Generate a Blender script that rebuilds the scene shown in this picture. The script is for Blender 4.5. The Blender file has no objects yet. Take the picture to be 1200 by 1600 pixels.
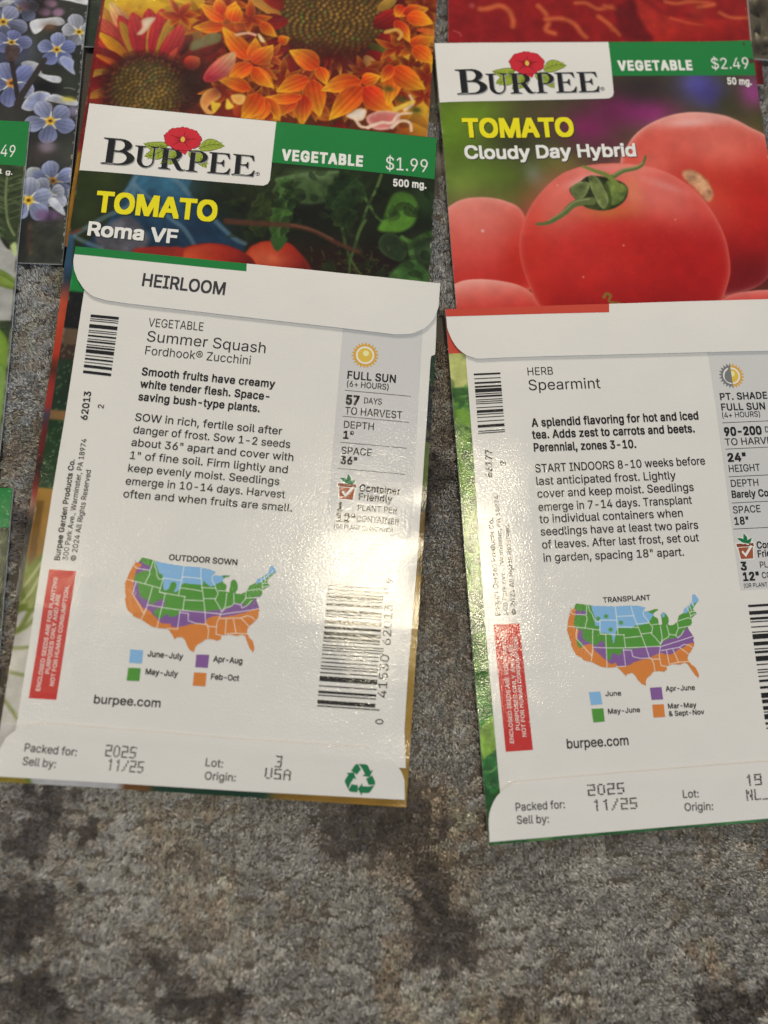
# Seed packets laid out in overlapping rows on a mottled carpet, seen from above.
# Lengths below are millimetres, turned into metres with MM.
import bpy, math, random, os
import numpy as np
from mathutils import Matrix, Vector
from mathutils.geometry import tessellate_polygon, interpolate_bezier, delaunay_2d_cdt

MM = 0.001
rng = np.random.default_rng(11)
random.seed(11)
scene = bpy.context.scene
COL = scene.collection

# ------------------------------------------------------------------ camera
CAM_R = (0.939409, 0.336321, 0.066323)
CAM_U = (-0.342798, 0.921659, 0.181753)
CAM_F = (0.000000, 0.193475, -0.981105)
CAM_H = 163.66
FOCAL = 26.7075
cam_data = bpy.data.cameras.new('camera')
cam = bpy.data.objects.new('camera', cam_data)
COL.objects.link(cam)
_r, _u, _f = Vector(CAM_R), Vector(CAM_U), Vector(CAM_F)
cam.matrix_world = Matrix(((_r.x, _u.x, -_f.x, 0), (_r.y, _u.y, -_f.y, 0),
                           (_r.z, _u.z, -_f.z, CAM_H * MM), (0, 0, 0, 1)))
cam_data.sensor_fit = 'VERTICAL'
cam_data.sensor_height = 36.0
cam_data.sensor_width = 27.0
cam_data.lens = FOCAL
cam_data.clip_start = 0.005
cam_data.clip_end = 20.0
cam_data.dof.use_dof = True
cam_data.dof.focus_distance = 0.172
cam_data.dof.aperture_fstop = 6.5
scene.camera = cam

# ------------------------------------------------------------------ light of the room
world = bpy.data.worlds.new('World')
scene.world = world
world.use_nodes = True
world.node_tree.nodes['Background'].inputs['Color'].default_value = (0.90, 0.93, 1.0, 1)
world.node_tree.nodes['Background'].inputs['Strength'].default_value = 0.14

def area_light(name, loc, target, size, watts, colour, spread=180):
    l = bpy.data.lights.new(name, 'AREA')
    l.shape = 'DISK' if isinstance(size, float) else 'RECTANGLE'
    if isinstance(size, float):
        l.size = size
    else:
        l.size, l.size_y = size
    l.energy = watts
    l.color = colour
    l.spread = math.radians(spread)
    o = bpy.data.objects.new(name, l)
    COL.objects.link(o)
    o.location = loc
    o.rotation_euler = (Vector(target) - Vector(loc)).to_track_quat('-Z', 'Y').to_euler()
    return o

# warm ceiling lamp almost overhead, a second one across the room, a pale window low at the side
area_light('ceiling_lamp', (0.102, 0.19, 1.5), (0.03, 0.06, 0), 0.095, 5.0, (1.0, 0.87, 0.62))
area_light('ceiling_lamp', (-0.641, -0.102, 1.5), (0.0, 0.05, 0), 0.05, 0.9, (1.0, 0.86, 0.58))
area_light('room_lamp', (-0.50, 0.72, 0.30), (-0.02, 0.12, 0), 0.16, 5.7, (1.0, 0.88, 0.73))
area_light('window', (1.7, -0.5, 1.1), (0.0, 0.0, 0), (0.9, 1.2), 13.0, (0.80, 0.90, 1.0))

scene.view_settings.view_transform = 'Standard'
scene.view_settings.look = 'None'
scene.view_settings.exposure = 0.12
scene.view_settings.gamma = 1.0
scene.view_settings.use_curve_mapping = False

# ------------------------------------------------------------------ helpers
def lin(c):
    c = np.asarray(c, float) / 255.0
    return np.where(c <= 0.04045, c / 12.92, ((c + 0.055) / 1.055) ** 2.4)

WHITE = lin((224, 218, 206))
def ink(c):
    """reflectance of a printed colour given as it looks next to white paper"""
    return np.clip(lin(c) / WHITE * 0.80, 0.004, 0.88)

def np_mesh(name, verts, faces, mat, parent, smooth=True, colours=None):
    """verts Nx3 in metres, faces MxK array (all the same corner count)"""
    verts = np.asarray(verts, np.float32)
    faces = np.asarray(faces, np.int32)
    k = faces.shape[1]
    me = bpy.data.meshes.new(name)
    me.vertices.add(len(verts))
    me.vertices.foreach_set('co', verts.ravel())
    me.loops.add(faces.size)
    me.loops.foreach_set('vertex_index', faces.ravel())
    me.polygons.add(len(faces))
    me.polygons.foreach_set('loop_start', np.arange(0, faces.size, k, dtype=np.int32))
    me.polygons.foreach_set('loop_total', np.full(len(faces), k, np.int32))
    me.update(calc_edges=True)
    me.polygons.foreach_set('use_smooth', np.full(len(faces), bool(smooth)))
    if colours is not None:
        a = me.color_attributes.new('print', 'FLOAT_COLOR', 'POINT')
        c4 = np.ones((len(verts), 4), np.float32)
        c4[:, :3] = colours
        a.data.foreach_set('color', c4.ravel())
    me.materials.append(mat)
    me.validate()
    o = bpy.data.objects.new(name, me)
    COL.objects.link(o)
    if parent is not None:
        o.parent = parent
    return o

def value_noise(x, y, scale, seed=0):
    """smooth 2-D value noise in 0..1 for arrays x, y (mm)"""
    r = np.random.default_rng(seed)
    g = r.random((64, 64))
    fx, fy = x / scale + 1000.3 * (seed % 7), y / scale + 517.7 * (seed % 5)
    ix, iy = np.floor(fx).astype(int), np.floor(fy).astype(int)
    tx, ty = fx - ix, fy - iy
    tx, ty = tx * tx * (3 - 2 * tx), ty * ty * (3 - 2 * ty)
    a, b = g[ix % 64, iy % 64], g[(ix + 1) % 64, iy % 64]
    c, d = g[ix % 64, (iy + 1) % 64], g[(ix + 1) % 64, (iy + 1) % 64]
    return (a * (1 - tx) + b * tx) * (1 - ty) + (c * (1 - tx) + d * tx) * ty

def fbm(x, y, scale, seed=0, oct=4):
    s, a, t = 0, 1.0, 0
    for i in range(oct):
        s = s + a * value_noise(x, y, scale / 2 ** i, seed + i * 13)
        t += a
        a *= 0.55
    return s / t

# ------------------------------------------------------------------ materials
def paper_material(name, colour=None, rough=0.15, bump=0.19, attribute=False, coat=0.55, spec=0.45):
    m = bpy.data.materials.new(name)
    m.use_nodes = True
    nt = m.node_tree
    b = nt.nodes['Principled BSDF']
    tc = nt.nodes.new('ShaderNodeTexCoord')
    b.inputs['Specular IOR Level'].default_value = spec
    b.inputs['Coat Weight'].default_value = coat
    # fine grain of the coated paper (breaks lamp reflections into sparkle) and slow waviness
    n1 = nt.nodes.new('ShaderNodeTexNoise')
    n1.inputs['Scale'].default_value = 2700
    n1.inputs['Detail'].default_value = 2.0
    n2 = nt.nodes.new('ShaderNodeTexNoise')
    n2.inputs['Scale'].default_value = 150
    n2.inputs['Detail'].default_value = 2.0
    mix = nt.nodes.new('ShaderNodeMath')
    mix.operation = 'MULTIPLY_ADD'
    mix.inputs[1].default_value = 2.2
    bp = nt.nodes.new('ShaderNodeBump')
    bp.inputs['Strength'].default_value = bump
    bp.inputs['Distance'].default_value = 0.0002
    for n in (n1, n2):
        nt.links.new(tc.outputs['Object'], n.inputs['Vector'])
    nt.links.new(n2.outputs['Fac'], mix.inputs[0])
    nt.links.new(n1.outputs['Fac'], mix.inputs[2])
    nt.links.new(mix.outputs[0], bp.inputs['Height'])
    nt.links.new(bp.outputs['Normal'], b.inputs['Normal'])
    b.inputs['Coat Roughness'].default_value = 0.09
    bc = nt.nodes.new('ShaderNodeBump')                   # varnish: glitters where a lamp is mirrored
    bc.inputs['Strength'].default_value = 0.5
    bc.inputs['Distance'].default_value = 0.0001
    nt.links.new(n1.outputs['Fac'], bc.inputs['Height'])
    nt.links.new(bc.outputs['Normal'], b.inputs['Coat Normal'])
    mr = nt.nodes.new('ShaderNodeMapRange')
    mr.inputs['To Min'].default_value = rough - 0.06
    mr.inputs['To Max'].default_value = rough + 0.08
    nt.links.new(n2.outputs['Fac'], mr.inputs['Value'])
    nt.links.new(mr.outputs['Result'], b.inputs['Roughness'])
    if attribute:
        a = nt.nodes.new('ShaderNodeVertexColor')
        a.layer_name = 'print'
        nt.links.new(a.outputs['Color'], b.inputs['Base Color'])
    else:
        # faint mottling so that no sheet is one flat tone
        n3 = nt.nodes.new('ShaderNodeTexNoise')
        n3.inputs['Scale'].default_value = 60
        n3.inputs['Detail'].default_value = 4
        nt.links.new(tc.outputs['Object'], n3.inputs['Vector'])
        mc = nt.nodes.new('ShaderNodeMix')
        mc.data_type = 'RGBA'
        c = np.asarray(colour, float)
        mc.inputs['A'].default_value = (*np.clip(c * 0.96, 0, 1), 1)
        mc.inputs['B'].default_value = (*np.clip(c * 1.03, 0, 1), 1)
        nt.links.new(n3.outputs['Fac'], mc.inputs['Factor'])
        nt.links.new(mc.outputs['Result'], b.inputs['Base Color'])
    return m

M = {}
def ink_material(name, rgb, **kw):
    M[name] = paper_material(name, ink(rgb), **kw)
M['white_paper'] = paper_material('white_paper', (0.80, 0.80, 0.795))
M['picture_print'] = paper_material('picture_print', attribute=True, rough=0.17)
ink_material('black_ink', (34, 33, 34))
ink_material('soft_black_ink', (62, 60, 60))
ink_material('grey_panel_ink', (206, 202, 194))
ink_material('green_ink', (34, 122, 58))
ink_material('dark_green_ink', (36, 104, 66))
ink_material('brick_ink', (196, 72, 54))
ink_material('red_label_ink', (196, 52, 48))
ink_material('yellow_ink', (240, 218, 30))
ink_material('title_shadow_ink', (58, 60, 30))
ink_material('white_ink', (232, 228, 216))
ink_material('pale_print_ink', (240, 214, 200))
ink_material('logo_shadow_ink', (150, 148, 142))
ink_material('flower_red_ink', (200, 42, 52))
ink_material('flower_line_ink', (120, 20, 32))
ink_material('leaf_ink', (152, 166, 58))
ink_material('leaf_line_ink', (84, 100, 34))
ink_material('sun_gold_ink', (214, 164, 68))
ink_material('sun_grey_ink', (120, 120, 118))
ink_material('sun_ball_ink', (222, 184, 74))
ink_material('sun_glint_ink', (244, 226, 160))
ink_material('cream_ink', (242, 234, 214))
ink_material('pot_ink', (160, 84, 54))
ink_material('pot_dark_ink', (132, 64, 40))
ink_material('map_blue_ink', (134, 180, 214))
ink_material('map_green_ink', (84, 148, 58))
ink_material('map_purple_ink', (132, 92, 146))
ink_material('map_orange_ink', (214, 128, 58))
ink_material('recycling_green_ink', (30, 116, 70))

# ------------------------------------------------------------------ the packets' places (mm, degrees): top-left corner, turn, width, height
PK = {
    'F': (-85.71, 64.84, 15.517, 82.88, 115.32),
    'I': (-2.74, 81.62, 23.327, 82.00, 116.65),
    'E': (-98.13, 99.82, 16.210, 82.55, 115.57),
    'H': (-28.21, 147.56, 23.429, 81.66, 115.50),
    'D': (-120.33, 175.83, 15.516, 81.26, 115.50),
    'A': (-202.24, 143.22, 18.776, 82.00, 115.50),
    'B': (-185.68, 62.57, 19.634, 82.00, 115.50),
    'C': (-153.11, -18.68, 20.102, 82.00, 115.50),
    'G': (-60.52, 252.76, 18.969, 80.86, 115.50),
    'J': (-219.16, 195.78, 20.000, 82.00, 115.50),
    'K': (11.04, 284.86, 19.000, 82.00, 115.50),
}

# height of everything lying on the carpet so far, on a 1 mm grid
HX0, HY0, HN, HMY = -330, -150, 520, 520
HMAP = np.zeros((HMY, HN))

def sample_grid(g, x, y):
    x = np.clip(x, 0, g.shape[1] - 1.001)
    y = np.clip(y, 0, g.shape[0] - 1.001)
    ix, iy = x.astype(int), y.astype(int)
    tx, ty = x - ix, y - iy
    return ((g[iy, ix] * (1 - tx) + g[iy, ix + 1] * tx) * (1 - ty)
            + (g[iy + 1, ix] * (1 - tx) + g[iy + 1, ix + 1] * tx) * ty)

class Packet:
    """one paper packet draped over whatever lies below it"""
    def __init__(self, key, label, group=None, edge=0.30, middle=0.75, wave=0.24, seed=1, seam=None):
        self.key = key
        x0, y0, th, self.w, self.h = PK[key]
        self.x0, self.y0, self.th = x0, y0, math.radians(th)
        nu, nv = int(round(self.w)) + 1, int(round(self.h)) + 1
        u, v = np.meshgrid(np.linspace(0, self.w, nu), np.linspace(0, self.h, nv))
        X, Y = self.to_world(u, v)
        hb = np.zeros_like(u)
        for dx in (-2, 0, 2):
            for dy in (-2, 0, 2):
                hb = np.maximum(hb, sample_grid(HMAP, X + dx - HX0, Y + dy - HY0))
        z = hb.copy()
        for it in range(260):                       # stiff paper: smooth, but never below what carries it
            p = np.pad(z, 1, mode='edge')
            z = np.maximum(hb, (p[:-2, 1:-1] + p[2:, 1:-1] + p[1:-1, :-2] + p[1:-1, 2:]) / 4)
        z = np.maximum(z + 0.03, 0.02)
        a, b = u / self.w * 2 - 1, v / self.h * 2 - 1
        pillow = (1 - a ** 6) * (1 - b ** 6)
        wav = ((fbm(u, v, 38, seed) - 0.5) * 2 + (fbm(u, v, 13, seed + 50, 2) - 0.5) * .35) * wave * (0.3 + pillow)
        self.base = z
        self.topg = z + edge + (middle - edge) * pillow + wav + wave * 0.4
        if seam is not None:                        # glued seam, a crease, and a rippled free edge
            t = np.clip((u - (seam[0] + (seam[1] - seam[0]) * v / self.h)) / 1.2, 0, 1)
            self.topg += .07 * (1 - t) * (v > 14)
            self.topg += .16 * np.sin(v / 3.1 + np.sin(v / 9.0) * 2) * np.exp(-(self.w - u) / 2.6) * np.clip((v - 12) / 20, 0, 1)
            self.topg += .10 * np.sin(v / 3.7 + 1) * np.exp(-u / 2.0) * np.clip((v - 12) / 20, 0, 1)
            for cv, cs in ((self.h * .905, .03), (self.h * .70, -.02)):
                self.topg += .06 * np.exp(-np.abs(v - cv - cs * u) / .8)
        self.topg = np.maximum(self.topg, z + 0.12)
        self.u, self.v = u, v
        # raise the height map
        gx, gy = np.meshgrid(np.arange(HN) + HX0, np.arange(HMY) + HY0)
        c, s = math.cos(self.th), math.sin(self.th)
        lu, lv = c * (gx - x0) + s * (gy - y0), -(-s * (gx - x0) + c * (gy - y0))
        inside = (lu > -0.5) & (lu < self.w + 0.5) & (lv > -0.5) & (lv < self.h + 0.5)
        t = self.top(np.clip(lu, 0, self.w), np.clip(lv, 0, self.h))
        HMAP[inside] = np.maximum(HMAP[inside], t[inside] + 0.03)
        # the thing itself: an Empty at its base
        self.z0 = float(z.min())
        cx, cy = self.to_world(np.array(self.w / 2), np.array(self.h / 2))
        e = bpy.data.objects.new('seed_packet', None)
        COL.objects.link(e)
        e.location = (float(cx) * MM, float(cy) * MM, self.z0 * MM)
        e.rotation_euler = (0, 0, self.th)
        e.empty_display_size = 0.01
        e['label'] = label
        e['category'] = 'seed packet'
        e['group'] = group or 'seed packets laid out on the carpet'
        self.root = e

    def to_world(self, u, v):
        c, s = math.cos(self.th), math.sin(self.th)
        return self.x0 + c * u + s * v, self.y0 + s * u - c * v

    def top(self, u, v):
        return sample_grid(self.topg, np.asarray(u, float) * (self.topg.shape[1] - 1) / self.w,
                           np.asarray(v, float) * (self.topg.shape[0] - 1) / self.h)

    def place(self, u, v, dz):
        """local metres of points (u, v) lying dz above the packet's top"""
        u, v = np.asarray(u, float), np.asarray(v, float)
        z = self.top(u, v) + dz
        return np.stack([(u - self.w / 2) * MM, (self.h / 2 - v) * MM, (z - self.z0) * MM], -1)

    # -- the paper body: underside and side walls
    def body(self, mat, name='envelope'):
        nv, nu = self.u.shape
        idx = np.arange(nu * nv).reshape(nv, nu)
        bot = np.stack([(self.u - self.w / 2) * MM, (self.h / 2 - self.v) * MM, (self.base - self.z0) * MM], -1).reshape(-1, 3)
        ring = np.concatenate([idx[0, :], idx[1:, -1], idx[-1, -2::-1], idx[-2:0:-1, 0]])
        top = self.place(self.u, self.v, -0.015).reshape(-1, 3)[ring]
        off = nu * nv
        n = len(ring)
        f = []
        q = np.stack([idx[:-1, :-1], idx[:-1, 1:], idx[1:, 1:], idx[1:, :-1]], -1).reshape(-1, 4)
        k = np.arange(n)
        side = np.stack([ring[k], ring[(k + 1) % n], off + (k + 1) % n, off + k], -1)
        self.env = np_mesh(name, np.concatenate([bot, top]), np.concatenate([q, side]), mat, self.root, smooth=False)
        return self.env

    # -- the printed top face, coloured point by point from a canvas
    def picture(self, canvas, fine_u, fine_v, name='cover_picture', step=0.2, parent=None):
        def axis(n, lo, hi):
            a = np.concatenate([np.arange(0, lo, 2.0), np.arange(lo, hi, step), np.arange(hi, n, 2.0), [n]])
            a = np.unique(np.round(a, 3))
            return a
        us, vs = axis(self.w, *fine_u), axis(self.h, *fine_v)
        U, V = np.meshgrid(us, vs)
        idx = np.arange(U.size).reshape(U.shape)
        q = np.stack([idx[1:, :-1], idx[1:, 1:], idx[:-1, 1:], idx[:-1, :-1]], -1).reshape(-1, 4)
        return np_mesh(name, self.place(U, V, 0).reshape(-1, 3), q, M['picture_print'], parent or self.root,
                       colours=canvas.sample(U, V).reshape(-1, 3))

    # -- a thin sheet or a flat print between two edge lines
    def ruled(self, name, A, B, n, m, dz, mat, parent, thick=0.0):
        def resample(P, k):
            P = np.asarray(P, float)
            d = np.concatenate([[0], np.cumsum(np.hypot(*np.diff(P, axis=0).T))])
            t = np.linspace(0, d[-1], k)
            return np.stack([np.interp(t, d, P[:, 0]), np.interp(t, d, P[:, 1])], -1)
        a, b = resample(A, n + 1), resample(B, n + 1)
        t = np.linspace(0, 1, m + 1)[:, None, None]
        g = a[None] * (1 - t) + b[None] * t
        idx = np.arange((n + 1) * (m + 1)).reshape(m + 1, n + 1)
        v = self.place(g[..., 0], g[..., 1], dz).reshape(-1, 3)
        f = np.stack([idx[1:, :-1], idx[1:, 1:], idx[:-1, 1:], idx[:-1, :-1]], -1).reshape(-1, 4)
        if thick:
            ring = np.concatenate([idx[0, :], idx[1:, -1], idx[-1, -2::-1], idx[-2:0:-1, 0]])
            k, L = np.arange(len(ring)), len(v)
            low = v[ring] - np.array([0, 0, thick * MM])
            v = np.concatenate([v, v[ring], low])
            n0, n1 = L, L + len(ring)
            side = np.stack([n0 + (k + 1) % len(ring), n1 + (k + 1) % len(ring), n1 + k, n0 + k], -1)
            f = np.concatenate([f, side])
        return np_mesh(name, v, f, mat, parent)

    def patch(self, name, quad, dz, mat, parent, n=None, m=None):
        """flat print with four corners TL TR BR BL"""
        q = np.asarray(quad, float)
        n = n or max(1, int(np.hypot(*(q[1] - q[0])) / 1.5))
        m = m or max(1, int(np.hypot(*(q[3] - q[0])) / 1.5))
        return self.ruled(name, [q[0], q[1]], [q[3], q[2]], n, m, dz, mat, parent)

    def polys(self, name, polygons, dz, mat, parent):
        """flat print made of polygons; each is a point list or a list of loops (outline, then holes)"""
        V, F = [], []
        for P in polygons:
            loops = P if isinstance(P[0][0], (list, tuple, np.ndarray)) else [P]
            flat = [Vector((float(p[0]), float(p[1]), 0)) for l in loops for p in l]
            tri = tessellate_polygon([[Vector((float(p[0]), float(p[1]), 0)) for p in l] for l in loops])
            base = len(V)
            V += [(p.x, p.y) for p in flat]
            for t in tri:
                a, b, c = (flat[i] for i in t)
                cr = (b.x - a.x) * (c.y - a.y) - (b.y - a.y) * (c.x - a.x)
                F.append([base + i for i in (t if cr < 0 else t[::-1])])
        V = np.array(V)
        return np_mesh(name, self.place(V[:, 0], V[:, 1], dz), F, mat, parent, smooth=False)

# ------------------------------------------------------------------ lettering
_fd = os.path.join(bpy.utils.resource_path('LOCAL'), 'datafiles', 'fonts', 'Inter.woff2')
try:
    FONT = bpy.data.fonts.load(_fd)
except Exception:
    FONT = None
TEXTS = []
def text(pk, s, line, mat='black_ink', dz=0.16, bold=0.0, parent=None, name='lettering', spacing=1.0, shadow=None):
    """queue a line of print; line = (u0, v0, u1, v1, capital height)"""
    TEXTS.append((pk, s, line, mat, dz, bold, parent, name, spacing, shadow))

def outline_fill(curve):
    """fill the letters outline by outline (outlines of one letter may overlap)"""
    loops = []
    for sp in curve.splines:
        bp = sp.bezier_points
        pts = []
        for i in range(len(bp)):
            p, q = bp[i], bp[(i + 1) % len(bp)]
            e = q.co - p.co
            h1, h2 = p.handle_right - p.co, q.handle_left - p.co
            straight = abs(e.x * h1.y - e.y * h1.x) + abs(e.x * h2.y - e.y * h2.x) < 1e-4 * max(e.length, 1e-6)
            if e.length < 1e-6:
                continue
            c = interpolate_bezier(p.co, p.handle_right, q.handle_left, q.co, 2 if straight else 5)[:-1]
            pts += [(v.x, v.y) for v in c]
        if len(pts) > 2:
            P = np.array(pts)
            x, y = P[:, 0], P[:, 1]
            loops.append((P, .5 * np.sum(x * np.roll(y, -1) - np.roll(x, -1) * y)))
    if not loops:
        return np.zeros((0, 2)), np.zeros((0, 3), int), np.zeros(0)
    sign = np.sign(max(loops, key=lambda l: abs(l[1]))[1])
    outer = [[l] for l, a in loops if a * sign > 0]
    size = [abs(a) for l, a in loops if a * sign > 0]
    def within(p, P):
        x, y = P[:, 0], P[:, 1]
        x2, y2 = np.roll(x, -1), np.roll(y, -1)
        c = (y > p[1]) != (y2 > p[1])
        with np.errstate(divide='ignore', invalid='ignore'):
            xi = (x2 - x) * (p[1] - y) / (y2 - y) + x
        return np.sum(c & (p[0] < xi)) % 2 == 1
    for l, a in loops:
        if a * sign < 0:
            k = [i for i in range(len(outer)) if within(l[0], outer[i][0])]
            if k:
                outer[min(k, key=lambda i: size[i])].append(l)
    V, F_, Z = [], [], []
    for n, o in enumerate(outer):
        pts, edges = [], []
        for l in o:
            b0 = len(pts)
            pts += [Vector((float(x), float(y))) for x, y in l]
            edges += [(b0 + i, b0 + (i + 1) % len(l)) for i in range(len(l))]
        vs, _, fs, *_ = delaunay_2d_cdt(pts, edges, [], 0, 1e-6)
        vs = np.array([(v.x, v.y) for v in vs])
        fs = np.array([f for f in fs if len(f) == 3])
        mid = vs[fs].mean(1)
        keep = np.zeros(len(fs), bool)
        for l in o:                                        # inside the outline, outside its holes
            x, y = l[:, 0], l[:, 1]
            x2, y2 = np.roll(x, -1), np.roll(y, -1)
            py, px = mid[:, 1:2], mid[:, 0:1]
            c = (y > py) != (y2 > py)
            with np.errstate(divide='ignore', invalid='ignore'):
                xi = (x2 - x) * (py - y) / (y2 - y) + x
            keep ^= np.sum(c & (px < xi), 1) % 2 == 1
        b = sum(map(len, V))
        V.append(vs)
        Z.append(np.full(len(vs), (n % 4) * .0003))
        F_ += (fs[keep] + b).tolist()
    return np.concatenate(V), np.array(F_), np.concatenate(Z)

def build_texts():
    jobs = {}
    for t in TEXTS:
        jobs.setdefault((t[1], t[8]), None)
    jobs[('H', 1.0)] = None
    for key in jobs:
        c = bpy.data.curves.new('t', 'FONT')
        c.body, c.size, c.space_character = key[0], 1.0, key[1]
        c.resolution_u = 3
        if FONT:
            c.font = FONT
        o = bpy.data.objects.new('t', c)
        COL.objects.link(o)
        jobs[key] = o
    dg = bpy.context.evaluated_depsgraph_get()
    dg.update()
    geo = {}
    for key, o in jobs.items():
        geo[key] = outline_fill(o.evaluated_get(dg).to_curve(dg))
        cu = o.data
        bpy.data.objects.remove(o)
        bpy.data.curves.remove(cu)
    cap = geo[('H', 1.0)][0][:, 1].max()
    for pk, s, (u0, v0, u1, v1, h), mat, dz, bold, parent, name, spacing, shadow in TEXTS:
        v, f, zz = geo[(s, spacing)]
        if not len(f):
            continue
        x0, x1 = v[:, 0].min(), v[:, 0].max()
        L = math.hypot(u1 - u0, v1 - v0)
        d = np.array([u1 - u0, v1 - v0]) / L
        up = np.array([d[1], -d[0]])
        fat = max(bold, 0) * h / cap                     # heavier weights: the outline spread on all sides
        x = (v[:, 0] - x0) * (L - 2 * fat) / max(x1 - x0, 1e-6) + fat
        y = v[:, 1] * h / cap
        P = np.array([u0, v0]) + x[:, None] * d + y[:, None] * up
        a, b, c = P[f[:, 0]], P[f[:, 1]], P[f[:, 2]]
        cr = (b[:, 0] - a[:, 0]) * (c[:, 1] - a[:, 1]) - (b[:, 1] - a[:, 1]) * (c[:, 0] - a[:, 0])
        f = np.where((cr > 0)[:, None], f[:, ::-1], f)
        ring = [] if fat == 0 else ([(1, 1), (1, -1), (-1, 1), (-1, -1)] if bold < .016 else [(1, 1), (1, -1), (-1, 1), (-1, -1), (0, 1), (0, -1), (1, 0), (-1, 0)])
        spread = [(0.0, 0.0)] + [tuple(fat * (a * d + b * up)) for a, b in ring]
        def heavy(ou, ov, z):
            V = np.concatenate([pk.place(P[:, 0] + su + ou, P[:, 1] + sv + ov, z + zz + i * .0013) for i, (su, sv) in enumerate(spread)])
            F_ = np.concatenate([f + i * len(P) for i in range(len(spread))])
            return V, F_
        np_mesh(name, *heavy(0, 0, dz), M[mat], parent or pk.root, smooth=False)
        if shadow:
            o = shadow[1] * h
            np_mesh('lettering_shadow', *heavy(o, o * .8, dz - .014), M[shadow[0]], parent or pk.root, smooth=False)

DOTS = {'0': '0110 1001 1001 1001 1001 1001 0110', '1': '0010 0110 0010 0010 0010 0010 0010', '2': '1111 0001 0001 1111 1000 1000 1111',
        '3': '1111 0001 0001 0111 0001 0001 1111', '5': '1111 1000 1000 1111 0001 0001 1110', '9': '1111 1001 1001 1111 0001 0001 1111',
        '/': '0001 0001 0010 0010 0100 0100 1000', 'U': '1001 1001 1001 1001 1001 1001 0110', 'S': '1111 1000 1000 1111 0001 0001 1111',
        'A': '0110 1001 1001 1111 1001 1001 1001', 'N': '1001 1101 1101 1011 1011 1001 1001', 'L': '1000 1000 1000 1000 1000 1000 1111',
        '.': '0000 0000 0000 0000 0000 0000 1111'}
def dot_text(pk, s, line, parent, dz, mat='black_ink', slant=0.04):
    """ink-jet date code: rows of small dots"""
    u0, v0, u1, v1, h = line
    L = math.hypot(u1 - u0, v1 - v0)
    d = np.array([u1 - u0, v1 - v0]) / L
    up = np.array([d[1], -d[0]])
    cw = L / (len(s) * 5 - 1)
    polys = []
    for i, ch in enumerate(s):
        for r, row in enumerate(DOTS[ch].split()):
            for c, b in enumerate(row):
                if b == '1':
                    x = (i * 5 + c + 0.5) * cw + random.uniform(-.05, .05)
                    y = (6 - r) / 6 * h + random.uniform(-.05, .05)
                    p = np.array([u0, v0]) + x * d + y * up
                    a, bb = cw * 0.56, h * 0.078
                    polys.append([p + d * a * math.cos(t) + up * bb * math.sin(t) for t in np.linspace(0, 2 * math.pi, 7)[:-1]])
    pk.polys('date_code', polys, dz, M[mat], parent)

# ------------------------------------------------------------------ the serif word mark and its flower
def arc(cx, cy, rx, ry, a0, a1, n=9):
    return [(cx + rx * math.cos(math.radians(t)), cy + ry * math.sin(math.radians(t))) for t in np.linspace(a0, a1, n)]
GLYPH = {
    'B': [[(0, 0), (0, .035), (.12, .07), (.12, .93), (0, .965), (0, 1)] + arc(.44, .755, .30, .245, 90, -55) + arc(.47, .275, .37, .275, 55, -90),
          [(.30, .945), (.30, .55)] + arc(.40, .7475, .155, .1975, -90, 90), [(.30, .49), (.30, .055)] + arc(.43, .2725, .21, .2175, -90, 90)],
    'U': [[(0, 1), (0, .965), (.12, .93)] + arc(.44, .33, .32, .35, 180, 360, 13) + [(.76, .93), (.88, .965), (.88, 1), (.57, 1), (.57, .965), (.70, .93)]
          + arc(.50, .33, .20, .27, 0, -180, 13) + [(.30, .93), (.42, .965), (.42, 1)]],
    'R': [[(0, 0), (0, .035), (.11, .07), (.11, .93), (0, .965), (0, 1)] + arc(.42, .735, .31, .265, 90, -62)
          + [(.74, .10), (.81, .055), (.88, .075), (.88, .04), (.78, -.012), (.68, -.012), (.60, .04), (.40, .465), (.29, .465), (.29, .07), (.40, .035), (.40, 0)],
          [(.29, .945), (.29, .52)] + arc(.39, .7325, .165, .2125, -90, 90)],
    'P': [[(0, 0), (0, .035), (.11, .07), (.11, .93), (0, .965), (0, 1)] + arc(.42, .715, .33, .285, 90, -90)
          + [(.29, .43), (.29, .07), (.42, .035), (.42, 0)], [(.29, .945), (.29, .485)] + arc(.39, .715, .18, .23, -90, 90)],
    'E': [[(0, 0), (0, .035), (.11, .07), (.11, .93), (0, .965), (0, 1), (.72, 1), (.75, .74), (.71, .74), (.64, .90), (.55, .945), (.29, .945), (.29, .54),
           (.42, .54), (.49, .58), (.52, .67), (.56, .67), (.56, .36), (.52, .36), (.49, .45), (.42, .485), (.29, .485), (.29, .055), (.56, .055), (.68, .12),
           (.76, .29), (.80, .29), (.76, 0)]]}
GLYPH_W = {'B': .84, 'U': .88, 'R': .88, 'P': .75, 'E': .80}

def leaf_shape(x0, y0, x1, y1, wd, n=12, bend=0.12):
    d = np.array([x1 - x0, y1 - y0])
    L = np.hypot(*d)
    d = d / L
    nn = np.array([-d[1], d[0]])
    t = np.linspace(0, 1, n)
    wdt = wd * np.sin(np.pi * t ** 0.8) ** 0.8
    c = np.array([x0, y0]) + np.outer(t * L, d) + np.outer(bend * L * np.sin(np.pi * t), nn)
    return [tuple(p) for p in np.concatenate([c + nn * wdt[:, None], (c - nn * wdt[:, None])[::-1][1:-1]])], c

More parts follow.
